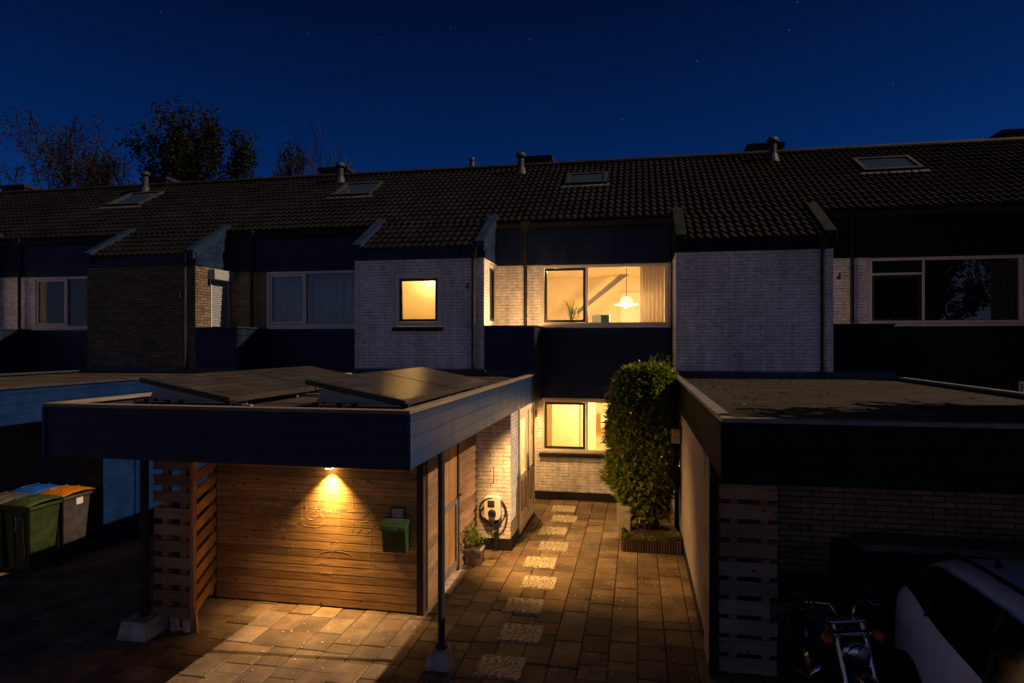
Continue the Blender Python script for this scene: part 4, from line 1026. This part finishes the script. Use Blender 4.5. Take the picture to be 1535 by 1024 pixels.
solar(-3.14, -2.13, 5.75, 7.44, 'front solar panel of the pair beside the fascia over the path', True)
solar(-3.14, -2.13, 7.46, 9.15, 'rear solar panel of the pair beside the fascia over the path', False)

# ------------------------------------------------------------------ wheelie bins
def wheelie(x, y, body, lid, label, sticker=False):
    r = thing('wheelie_bin', label, 'bin', (x, y, 0), 'wheelie bins beside the blue shed')
    w, d, H = .46, .50, .96
    b = MB(); a = .045
    b.hexa([(x-w/2+a,y-d/2+a,.03),(x+w/2-a,y-d/2+a,.03),(x+w/2-a,y+d/2-.08,.03),(x-w/2+a,y+d/2-.08,.03)], [(x-w/2,y-d/2,H),(x+w/2,y-d/2,H),(x+w/2,y+d/2,H),(x-w/2,y+d/2,H)])
    bo = b.build('body', body, r, bevel=.02)
    b = MB(); b.box(x-w/2-.02, x+w/2+.02, y-d/2-.02, y+d/2+.02, H-.045, H); b.build('rim', body, bo, bevel=.008)
    b = MB()
    for xx in (x-.11, x+.06): b.hexa([(xx,y-d/2+.03,.1),(xx+.05,y-d/2+.03,.1),(xx+.05,y-d/2+.06,.1),(xx,y-d/2+.06,.1)], [(xx,y-d/2-.012,H-.1),(xx+.05,y-d/2-.012,H-.1),(xx+.05,y-d/2+.02,H-.1),(xx,y-d/2+.02,H-.1)])
    b.build('ribs', body, bo)
    l = MB(); n = 7; vs = []
    prof = [(-d/2-.045, .0), (-d/2-.03, .03), (-.12, .075), (.08, .085), (d/2-.05, .06), (d/2+.05, .025)]
    for (yy, zz) in prof:
        for k in range(n):
            t = k/(n-1)*2-1; vs.append((x+t*(w/2+.03), y+yy, H+.004+zz*(1-.55*abs(t)**3)))
    m_ = len(prof); fs = [(i*n+k, i*n+k+1, (i+1)*n+k+1, (i+1)*n+k) for i in range(m_-1) for k in range(n-1)]
    l.add(vs, fs); lo = l.build('lid', lid, r, smooth=True); md = lo.modifiers.new('thick', 'SOLIDIFY'); md.thickness = .012; md.offset = 1
    for xx in (x-.12, x+.1): l = MB(); l.box(xx, xx+.02, y-.17, y+.16, H+.07, H+.1); l.build('lid_rib', lid, lo, bevel=.006)
    h = MB(); h.tube([(x-.16, y+d/2+.02, H-.02), (x-.16, y+d/2+.08, H+.02), (x+.16, y+d/2+.08, H+.02), (x+.16, y+d/2+.02, H-.02)], .014, 8); h.build('handle', body, r)
    for xx in (x-w/2+.0, x+w/2-.0):
        h = MB(); h.lathe([(.02, -.025), (.085, -.025), (.1, -.018), (.1, .018), (.085, .025), (.02, .025)], (xx, y+d/2-.06, .1), 'x', 20); wh = h.build('wheel', 'rubber', r)
        h = MB(); h.lathe([(.02, -.03), (.05, -.03), (.05, .03), (.02, .03)], (xx, y+d/2-.06, .1), 'x', 16); h.build('hub', 'bin_grey', wh)
    if sticker:
        box1('sticker', 'paper', bo, x+w/2-.012, x+w/2-.002, y-.02, y+.10, H-.16, H-.06)
    else:
        b = MB(); b.frame(x-.10, x-.02, .62, .80, y-d/2+.005, y-d/2+.012, .008); b.build('mark', 'paper', bo)
    return r
wheelie(-8.73, 8.02, 'bin_green', 'bin_green', 'all green wheelie bin at the front of the group')
wheelie(-8.78, 8.62, 'bin_grey', 'lid_orange', 'dark grey wheelie bin with an orange lid and white sticker', True)
wheelie(-9.34, 8.64, 'bin_grey', 'lid_blue', 'dark wheelie bin with a bright blue lid against the shed')
wheelie(-9.27, 8.05, 'bin_dark', 'bin_dark', 'brownish grey wheelie bin cut off by the left picture edge')

# ------------------------------------------------------------------ car (built facing -Y, rear at y=6.5)
car = thing('parked_car', 'white estate car with roof rails parked nose out in front of the brick garage', 'car', (3.1, 4.4, 0))
XC = 3.10
# stations: distance from the rear, half width, sill z, belt z, roof edge half width, roof z
ST = [(.00, .70, .42, .78, .62, .86), (.05, .80, .34, .98, .66, 1.06), (.16, .86, .28, 1.10, .66, 1.28), (.34, .885, .24, 1.16, .64, 1.46), (.60, .90, .22, 1.16, .64, 1.54),
      (1.1, .91, .20, 1.08, .66, 1.585), (1.7, .91, .20, 1.03, .67, 1.60), (2.3, .91, .20, 1.00, .66, 1.57), (2.75, .905, .20, .985, .61, 1.45), (3.2, .90, .20, .97, .66, 1.14), (3.7, .87, .22, .88, .66, .96), (4.2, .80, .26, .74, .60, .82), (4.42, .62, .34, .58, .48, .64)]
def ring(s):
    t, w, zs, zb, wr, zr = s
    return [(0, zs), (w*.86, zs), (w*.985, zs+.10), (w, zs+(zb-zs)*.5), (w*.985, zb-.06), (w*.955, zb+.005), ((w*.955+wr)/2+.012, (zb+zr)/2), (wr+.02, zr-.055), (wr*.86, zr), (wr*.45, zr+.022), (0, zr+.03)]
q = MB(); vs = []; NR = 21
for s in ST:
    rg = ring(s); full = [(XC-a, z) for a, z in rg]+[(XC+a, z) for a, z in rg[-2:0:-1]]
    vs += [(x, 6.5-s[0], z) for x, z in full]
NR = len(ring(ST[0]))*2-2
fs = [(i*NR+k, i*NR+(k+1) % NR, (i+1)*NR+(k+1) % NR, (i+1)*NR+k) for i in range(len(ST)-1) for k in range(NR)]
fs += [tuple(range(NR)), tuple((len(ST)-1)*NR+k for k in range(NR-1, -1, -1))]
q.add(vs, fs); body = q.build('body', 'car_paint', car, smooth=True, subsurf=2)
def carpt(t, lvl, off=.012, side=-1):   # point on body side: lvl 5..7 fractional between ring points
    for i in range(len(ST)-1):
        if ST[i][0] <= t <= ST[i+1][0]: break
    f = (t-ST[i][0])/(ST[i+1][0]-ST[i][0]); A, B = ring(ST[i]), ring(ST[i+1])
    k = int(lvl); g = lvl-k
    a = [A[k][j]*(1-g)+A[min(k+1, 10)][j]*g for j in (0, 1)]; b = [B[k][j]*(1-g)+B[min(k+1, 10)][j]*g for j in (0, 1)]
    return (XC+side*(a[0]*(1-f)+b[0]*f+off), 6.5-t, a[1]*(1-f)+b[1]*f)
for side in (-1, 1):
    for (t0, t1, n_, lo) in ((.30, .80, 6, (5.35, 5.15)), (.80, 1.70, 8, (5.15, 5.15)), (1.70, 2.66, 8, (5.15, 5.15))):
        q = MB(); rows = []
        for k in range(n_+1):
            t = t0+(t1-t0)*k/n_; l0 = lo[0]+(lo[1]-lo[0])*k/n_
            hi_ = 6.92 if t > .5 else 6.4+.52*(t-.3)/.2
            rows.append([carpt(t, l0+(hi_-l0)*j/5, .014, side) for j in range(6)])
        q.add([p for r_ in rows for p in r_], [(i*6+j, i*6+j+1, (i+1)*6+j+1, (i+1)*6+j) for i in range(n_) for j in range(5)])
        o = q.build('side_window', 'car_glass', car, smooth=True)
    for tp in (.80, 1.70):
        q = MB(); q.tube([carpt(tp+(.05 if j < 3 else .0)-.012*j, 5.1+1.86*j/5, .013, side) for j in range(6)], .018, 6); q.build('window_pillar', 'black_plastic', car)
    q = MB(); q.tube([(XC+side*.615, 6.5-t, z) for t, z in ((.55, 1.545), (.68, 1.60), (1.1, 1.645), (1.7, 1.66), (2.2, 1.64), (2.4, 1.58))], .017, 8); q.build('roof_rail', 'black_plastic', car)
    for t in (.78+4.42-5.2+.60, 3.45):   # wheels
        h = MB(); h.lathe([(.05, -.10), (.26, -.10), (.32, -.075), (.325, 0), (.32, .075), (.26, .10), (.05, .10)], (XC+side*.83, 6.5-t, .325), 'x', 32); wh = h.build('wheel', 'rubber', car)
        h = MB(); ox = XC+side*.925
        h.lathe([(.225, -.012), (.235, -.012), (.235, .012), (.225, .012)], (ox, 6.5-t, .325), 'x', 28); h.lathe([(.01, -.02), (.06, -.02), (.06, .014), (.01, .014)], (ox, 6.5-t, .325), 'x', 16)
        for k in range(5):
            a = k*math.pi*2/5+.3
            for da in (-.16, .16): h.tube([(ox, 6.5-t+.04*math.cos(a), .325+.04*math.sin(a)), (ox, 6.5-t+.23*math.cos(a+da), .325+.23*math.sin(a+da))], .014, 6)
        h.build('rim', 'chrome', wh)
        h = MB(); pts = []
        for k in range(17):
            a = math.pi*k/16; pts.append((6.5-t+.40*math.cos(a), .325+.40*math.sin(a)))
        h.prism(pts, 'x', XC+side*.78, XC+side*.918); h.build('wheel_arch', 'black_plastic', car)
    q = MB(); rows = [[carpt(t, l, .012, side) for l in (3.9, 4.4, 4.9, 5.4, 6.0)] for t in (.04, .09, .15, .21)]
    q.add([p for r_ in rows for p in r_], [(i*5+j, i*5+j+1, (i+1)*5+j+1, (i+1)*5+j) for i in range(3) for j in range(4)]); q.build('tail_light', 'red_lens', car, smooth=True)
q = MB(); q.lathe([(.075, 0), (.07, .006), (.0, .008)], (0, 0, 0), 'x', 24)
q.v = [(carpt(.50, 4.3, .006, -1)[0]-p[0], carpt(.50, 4.3, 0, -1)[1]+p[1], .93+p[2]*1.3) for p in q.v]; q.build('fuel_cap', 'car_paint', car)
q = MB(); q.lathe([(.035, 1.60), (.02, 1.635), (.008, 1.65)], (XC-.40, 6.5-.95, 0), n=12); q.tube([(XC-.40, 6.5-.95, 1.64), (XC-.42, 6.5-.86, 1.92)], .004, 6); q.build('antenna', 'black_plastic', car)
q = MB(); q.prism([(6.5-.20, 1.34), (6.5-.05, 1.07), (6.5-.04, 1.07), (6.5-.19, 1.345)], 'x', XC-.52, XC+.52); q.build('rear_window', 'car_glass', car)

# ------------------------------------------------------------------ motorcycle (built at origin facing -Y, then turned and set down)
mo = thing('motorcycle', 'dark chrome cruiser motorcycle with leather saddlebags beside the white car', 'motorcycle', (0, 0, 0))
def wheel(y, r, w, nm):
    h = MB(); prof = [(r-.10, -w*.35), (r-.02, -w*.5), (r, -w*.25), (r, w*.25), (r-.02, w*.5), (r-.10, w*.35)]
    h.lathe(prof, (0, y, r), 'x', 36); wh = h.build(nm, 'rubber', mo)
    h = MB(); h.lathe([(r-.12, -.02), (r-.09, -w*.38), (r-.085, w*.38), (r-.12, .02)], (0, y, r), 'x', 32); h.lathe([(.05, -.07), (.05, .07)], (0, y, r), 'x', 12)
    for k in range(18):
        a = k*2*math.pi/18; h.tube([(.03*(-1)**k, y+.05*math.cos(a), r+.05*math.sin(a)), (0, y+(r-.1)*math.cos(a+.12), r+(r-.1)*math.sin(a+.12))], .004, 5)
    h.build('rim', 'chrome', wh)
wheel(-.80, .32, .12, 'wheel'); wheel(.82, .32, .17, 'wheel')
for s in (-1, 1):
    q = MB(); q.tube([(s*.11, -.80, .32), (s*.11, -.68, .60)], .034, 14); q.build('fork_slider', 'chrome', mo)
    q = MB(); q.tube([(s*.11, -.68, .60), (s*.11, -.53, 1.0)], .024, 12); q.build('fork', 'chrome', mo)
    q = MB(); q.tube([(s*.06, -.50, 1.03), (s*.10, -.45, 1.13), (s*.20, -.38, 1.12), (s*.31, -.24, 1.07)], .013, 10); hb = q.build('handlebar', 'chrome', mo, smooth=True)
    q = MB(); q.tube([(s*.26, -.31, 1.09), (s*.33, -.21, 1.06)], .02, 10); q.build('grip', 'rubber', hb)
    q = MB(); q.tube([(s*.20, -.38, 1.13), (s*.26, -.46, 1.10), (s*.33, -.40, 1.08)], .006, 6); q.build('lever', 'chrome', hb)
    q = MB(); q.tube([(s*.20, -.38, 1.12), (s*.25, -.33, 1.17)], .006, 6); q.lathe([(.01, -.012), (.045, -.008), (.05, .004), (.045, .01)], (s*.27, -.32, 1.17), 'y', 20); q.build('mirror', 'black_plastic', mo)
    q = MB(); q.lathe([(.02, -.05), (.038, -.045), (.042, 0), (.035, .03), (.01, .04)], (s*.20, -.60, .92), 'y', 18); q.build('indicator', 'amber', mo, smooth=True)
    q = MB(); q.tube([(s*.10, -.58, .92), (s*.19, -.59, .92)], .01, 8); q.build('indicator_stem', 'chrome', mo)
    q = MB(); q.hexa([(s*.17,.42,.42),(s*.34,.45,.42),(s*.34,.92,.42),(s*.17,.95,.42)], [(s*.15,.38,.80),(s*.37,.40,.78),(s*.37,1.0,.78),(s*.15,1.02,.80)]); sb = q.build('saddlebag', 'leather', mo, bevel=.05)
    q = MB(); q.hexa([(s*.14,.37,.70),(s*.385,.385,.66),(s*.385,1.01,.66),(s*.14,1.03,.70)], [(s*.14,.37,.83),(s*.36,.41,.815),(s*.36,.99,.815),(s*.14,1.03,.83)]); q.build('flap', 'leather', sb, bevel=.03)
    q = MB()
    for yy in (.52, .86):
        for z in (.48, .55, .62): q.lathe([(.002, -.004), (.012, 0), (.002, .005)], (s*.385, yy, z), 'x', 8)
    q.build('studs', 'chrome', sb)
    q = MB(); q.tube([(s*.14, -.18, .48), (s*.21, -.12, .34), (s*.22, .2, .26), (s*.24, .95, .27)], [.03, .03, .04, .045], 14); q.build('exhaust', 'chrome', mo, smooth=True)
    q = MB(); q.lathe([(.03, -.01), (.13, 0), (.135, .03), (.10, .055), (.03, .06)], (s*.15, .10, .38), 'x', 28)
    if s < 0: q.v = [(-.30-p[0], p[1], p[2]) for p in q.v]
    q.build('engine_cover', 'chrome', mo, smooth=False)
q = MB(); q.lathe([(.04, .13), (.085, .10), (.10, .03), (.105, -.01), (.10, -.02), (.05, -.035), (.01, -.04)], (0, -.66, .80), 'y', 28); q.build('headlight_shell', 'chrome', mo, smooth=True)
q = MB(); q.lathe([(.088, -.022), (.07, -.038), (.01, -.05)], (0, -.66, .80), 'y', 24); q.build('headlight', 'chrome', mo, smooth=True)
q = MB(); q.box(-.15, .15, -.62, -.50, .92, .955); q.box(-.14, .14, -.56, -.46, 1.0, 1.03); q.build('fork_yoke', 'chrome', mo, bevel=.01)
q = MB(); q.hexa([(-.14,-.32,.74),(.14,-.32,.74),(.10,.22,.74),(-.10,.22,.74)], [(-.08,-.34,.98),(.08,-.34,.98),(.06,.22,.90),(-.06,.22,.90)]); q.build('tank', 'moto_blue', mo, bevel=.06)
q = MB(); q.hexa([(-.11,.20,.68),(.11,.20,.68),(.17,.60,.64),(-.17,.60,.64)], [(-.10,.18,.78),(.10,.18,.78),(.17,.60,.74),(-.17,.60,.74)]); q.hexa([(-.13,.62,.70),(.13,.62,.70),(.11,1.0,.74),(-.11,1.0,.74)], [(-.12,.60,.82),(.12,.60,.82),(.10,1.0,.83),(-.10,1.0,.83)]); q.build('seat', 'leather', mo, bevel=.04)
q = MB(); q.box(-.11, .11, -.20, .30, .28, .44)
for a in (-.12, .12):
    for k in range(7): 
        t = .45+k*.035; q.box(-.10, .10, a+.05-.075+(k-3)*a*.15, a+.05+.075+(k-3)*a*.15, t, t+.024)
q.build('engine', 'zinc_dark', mo)
for (y0_, r_, w_) in ((-.80, .36, .07), (.82, .37, .10)):
    q = MB(); vs = []; n = 14
    for k in range(n+1):
        a = R(20+k*(150 if y0_ > 0 else 130)/n) if y0_ > 0 else R(30+k*130/n)
        vs += [(-w_, y0_+r_*math.cos(a), .32+r_*math.sin(a)-.02), (0, y0_+(r_+.03)*math.cos(a), .32+(r_+.03)*math.sin(a)), (w_, y0_+r_*math.cos(a), .32+r_*math.sin(a)-.02)]
    q.add(vs, [(i*3+j, i*3+j+1, (i+1)*3+j+1, (i+1)*3+j) for i in range(n) for j in range(2)])
    fe = q.build('fender', 'moto_blue', mo, smooth=True); md = fe.modifiers.new('t', 'SOLIDIFY'); md.thickness = .006
q = MB(); q.tube([(0, -.52, 1.0), (0, -.36, .70), (0, -.22, .30), (0, .30, .25), (0, .82, .32)], .025, 8); q.tube([(0, -.45, .86), (0, .2, .72), (0, .8, .66)], .02, 8); q.tube([(-.11, .02, .22), (-.24, .03, .04), (-.28, .05, .01)], .012, 8); q.build('frame', 'black_plastic', mo)
q = MB()
for s in (-1, 1): q.tube([(s*.24, -.34, 1.11), (s*.18, -.60, 1.02), (s*.08, -.66, .93), (s*.05, -.4, .8)], .006, 6)
q.build('cables', 'rubber', mo, smooth=True)
mo.location = (1.76, 6.33, 0); mo.rotation_euler = (0, R(-6), R(5))

# dark storage box behind the car
bx = thing('storage_box', 'tall black storage box with a mottled grey lid against the brick wall', 'storage box', (2.9, 7.3, 0))
box1('body', 'black_board', bx, 2.05, 4.0, 7.05, 7.55, 0, 1.20, bevel=.01)
q = MB(); q.prism([(2.22, 1.205), (4.02, 1.205), (4.02, 1.23), (3.9, 1.275), (2.38, 1.285), (2.25, 1.25)], 'y', 7.10, 7.53); q.build('lid', 'stone_lid', bx, bevel=.01)
# nameplate at right house
sg = thing('letter_sign', 'small grey sign with a dark capital N on the dark boards at the right edge', 'sign', (7.0, 13.5, 2.4))
box1('plate', 'paper', sg, 6.93, 7.07, YR-.09, YR-.07, 2.36, 2.60)
q = MB(); q.box(6.955, 6.975, YR-.094, YR-.0905, 2.42, 2.55); q.box(7.025, 7.045, YR-.094, YR-.0905, 2.42, 2.55); q.hexa([(6.975,YR-.094,2.53),(6.975,YR-.0905,2.53),(6.975,YR-.0905,2.55),(6.975,YR-.094,2.55)], [(7.025,YR-.094,2.42),(7.025,YR-.0905,2.42),(7.025,YR-.0905,2.44),(7.025,YR-.094,2.44)]); q.build('letter', 'black_plastic', sg)
# small wall brackets
for (x, y, z, lb) in ((-3.30, YF-.02, 4.45, 'small dark bracket on the white brick bay beside the downpipe'), (3.52, YF-.02, 4.50, 'small dark bracket on the white bay of the unlit house'), (-9.75, YF-.02, 4.35, 'small pale bracket on the brown brick bay')):
    q = MB(); q.box(x-.02, x+.02, y-.03, y+.018, z-.06, z+.05); q.box(x-.05, x-.021, y-.02, y+.018, z-.06, z-.01); tag(q.build('wall_bracket', 'lamp_metal' if x > -9 else 'zinc'), lb, 'bracket')

# ------------------------------------------------------------------ trees
def tree(x, y, H, crown_r, trunk, label, leafm=None, nleaf=0, seed=1, spread=.5, lsize=.16, depth=5, rmin=.024):
    r = thing('tree', label, 'tree', (x, y, 0), 'trees behind the row of houses'); rr = random.Random(seed)
    q = MB(); tips = []
    def grow(p, d, L, rad, lev):
        n = 3; pts = [p]; dd = d.copy()
        for k in range(n):
            dd = (dd+Vector((rr.uniform(-.14, .14), rr.uniform(-.14, .14), rr.uniform(-.02, .12)))).normalized(); pts.append(pts[-1]+dd*L/n)
        q.tube(pts, [max(rad*f_, rmin) for f_ in (1, .85, .7, .55)], 6 if lev < 2 else (4 if lev < 4 else 3), caps=False)
        if lev >= depth-2: tips.extend(pts[1:])
        if lev < depth:
            m = 3 if lev < 2 else rr.choice((2, 3, 3))
            for k in range(m):
                a = rr.uniform(0, 6.28); s = rr.uniform(.55, 1.1)*spread
                side = Vector((math.cos(a), math.sin(a), 0)); nd = (dd+side*s*1.2+Vector((0, 0, .12))).normalized()
                grow(pts[-1] if k < 2 else pts[2], nd, L*rr.uniform(.66, .84), rad*.58, lev+1)
    grow(Vector((x, y, 0)), Vector((0, 0, 1)), trunk, .22, 0)
    zt = max(t.z for t in tips); ex = max(max(abs(t.x-x) for t in tips), 1e-3)
    fz, fx = H/zt, crown_r/ex
    q.v = [(x+(v[0]-x)*(fx if v[2] > trunk*.9 else 1), y+(v[1]-y)*(fx if v[2] > trunk*.9 else 1), v[2]*fz) for v in q.v]
    q.build('trunk', 'bark', r)
    if leafm:
        l = MB()
        for k in range(nleaf):
            t = rr.choice(tips); p = Vector((x+(t.x-x)*fx, y+(t.y-y)*fx, t.z*fz))+Vector((rr.gauss(0, .22), rr.gauss(0, .22), rr.gauss(0, .2)))
            leaf(l, p, Vector((rr.uniform(-1, 1), rr.uniform(-1, 1), rr.uniform(-1, .6))), Vector((0, 0, 1)), lsize*rr.uniform(.6, 1.3), lsize*.7)
        l.build('crown', leafm, r)
    return r
tree(-35.4, 32, 17.0, 5.4, 5.5, 'sparse brown leaved tree at the far left behind the roofs', 'leaf_autumn', 8000, 3, .55, depth=6, rmin=.02)
tree(-30.3, 33, 14.6, 2.6, 5.0, 'thin brown leaved tree between the far left tree and the dense tree', 'leaf_autumn', 1800, 5, .42)
tree(-24.2, 32, 17.1, 5.7, 5.0, 'dense olive leaved tree rising behind the roofs', 'leaf_tree', 13000, 8, .62, .22)
tree(-17.9, 32, 15.2, 2.7, 5.0, 'bare leafless tree behind the roof beside the dense tree', None, 0, 15, .8, depth=5, rmin=.021)
tree(8.8, 6.6, 7.9, 3.0, 2.0, 'dense tree added outside the picture to shade the parked car', 'leaf_tree', 12000, 31, .45, .3, depth=4)  # unseen tree, added to block the sun from car and right roof
tree(14.0, -24, 9.0, 4.0, 3.2, 'bushy tree across the street mirrored in the smaller unlit pane', 'leaf_tree', 3500, 21, .55, .3, depth=4)
tree(20.5, -26, 8.2, 4.2, 3.0, 'low bushy tree across the street mirrored in the wide unlit pane', 'leaf_autumn', 3000, 22, .55, .3, depth=4)
tree(27.5, -27, 12.0, 3.2, 4.0, 'taller thin tree across the street mirrored at the right of the wide unlit pane', 'leaf_autumn', 700, 23, .45, .25)

# ------------------------------------------------------------------ world, sun, camera
SUN = Vector((1, .08, .863)).normalized()
w = bpy.data.worlds.new('World'); sc.world = w; w.use_nodes = True; nt = w.node_tree; bg = nt.nodes['Background']
sk = nt.nodes.new('ShaderNodeTexSky'); sk.sky_type = 'NISHITA'; sk.sun_disc = False; sk.sun_elevation = math.asin(SUN.z); sk.sun_rotation = math.atan2(SUN.x, SUN.y)
tc = nt.nodes.new('ShaderNodeTexCoord'); sep = nt.nodes.new('ShaderNodeSeparateXYZ'); nt.links.new(tc.outputs['Generated'], sep.inputs[0])
night = mixc(nt, 'MULTIPLY', 1, sk.outputs[0], (.006, .064, .235))
# darker towards the zenith
night = mixc(nt, 'MULTIPLY', 1, night, mr(nt, sep.outputs[2], .0, .55, 1.45, .20))
# neutral fill light added low in the sky behind the viewer
glow = math_(nt, 'MULTIPLY', mr(nt, sep.outputs[1], -.05, -.6, 0, 1), mr(nt, sep.outputs[2], .02, .42, 1, .06))
night = mixc(nt, 'ADD', glow, night, (1.38, 1.24, 1.34))
v = nt.nodes.new('ShaderNodeTexVoronoi'); inp(v, Scale=75.0); nt.links.new(tc.outputs['Generated'], v.inputs['Vector'])
star = math_(nt, 'MULTIPLY', mr(nt, v.outputs['Distance'], .02, .06, 1, 0), math_(nt, 'GREATER_THAN', math_(nt, 'MULTIPLY', v.outputs['Color'], 1.0), .62))
sb_ = math_(nt, 'POWER', mr(nt, v.outputs['Color'], .62, 1, .15, 1), 3.0)
star = math_(nt, 'MULTIPLY', star, math_(nt, 'MULTIPLY', sb_, 9.0))
night = mixc(nt, 'ADD', star, night, (.6, .7, .9))
nt.links.new(night, bg.inputs['Color']); bg.inputs['Strength'].default_value = .1
sl_ = bpy.data.lights.new('Sun', 'SUN'); sl_.energy = 4.1; sl_.angle = R(.5); sl_.color = (1, .67, .40)
so = bpy.data.objects.new('Sun', sl_); COL.objects.link(so); so.rotation_euler = (-SUN).to_track_quat('-Z', 'Y').to_euler(); so.location = (20, 5, 20)

cam = bpy.data.cameras.new('Camera'); co = bpy.data.objects.new('Camera', cam); COL.objects.link(co); sc.camera = co
cam.sensor_width = 36; cam.lens = 972.5/1535*36; cam.shift_y = 3/1535; cam.clip_end = 2000
co.location = (0, 0, 3.3); co.rotation_euler = (R(90), 0, math.atan(188.5/972.5))
sc.view_settings.view_transform = 'Standard'; sc.view_settings.look = 'None'; sc.view_settings.exposure = 0; sc.view_settings.gamma = 1
sc.render.engine = 'CYCLES'; sc.cycles.use_denoising = True; sc.cycles.max_bounces = 8; sc.cycles.transparent_max_bounces = 12
sc.cycles.sample_clamp_indirect = 6
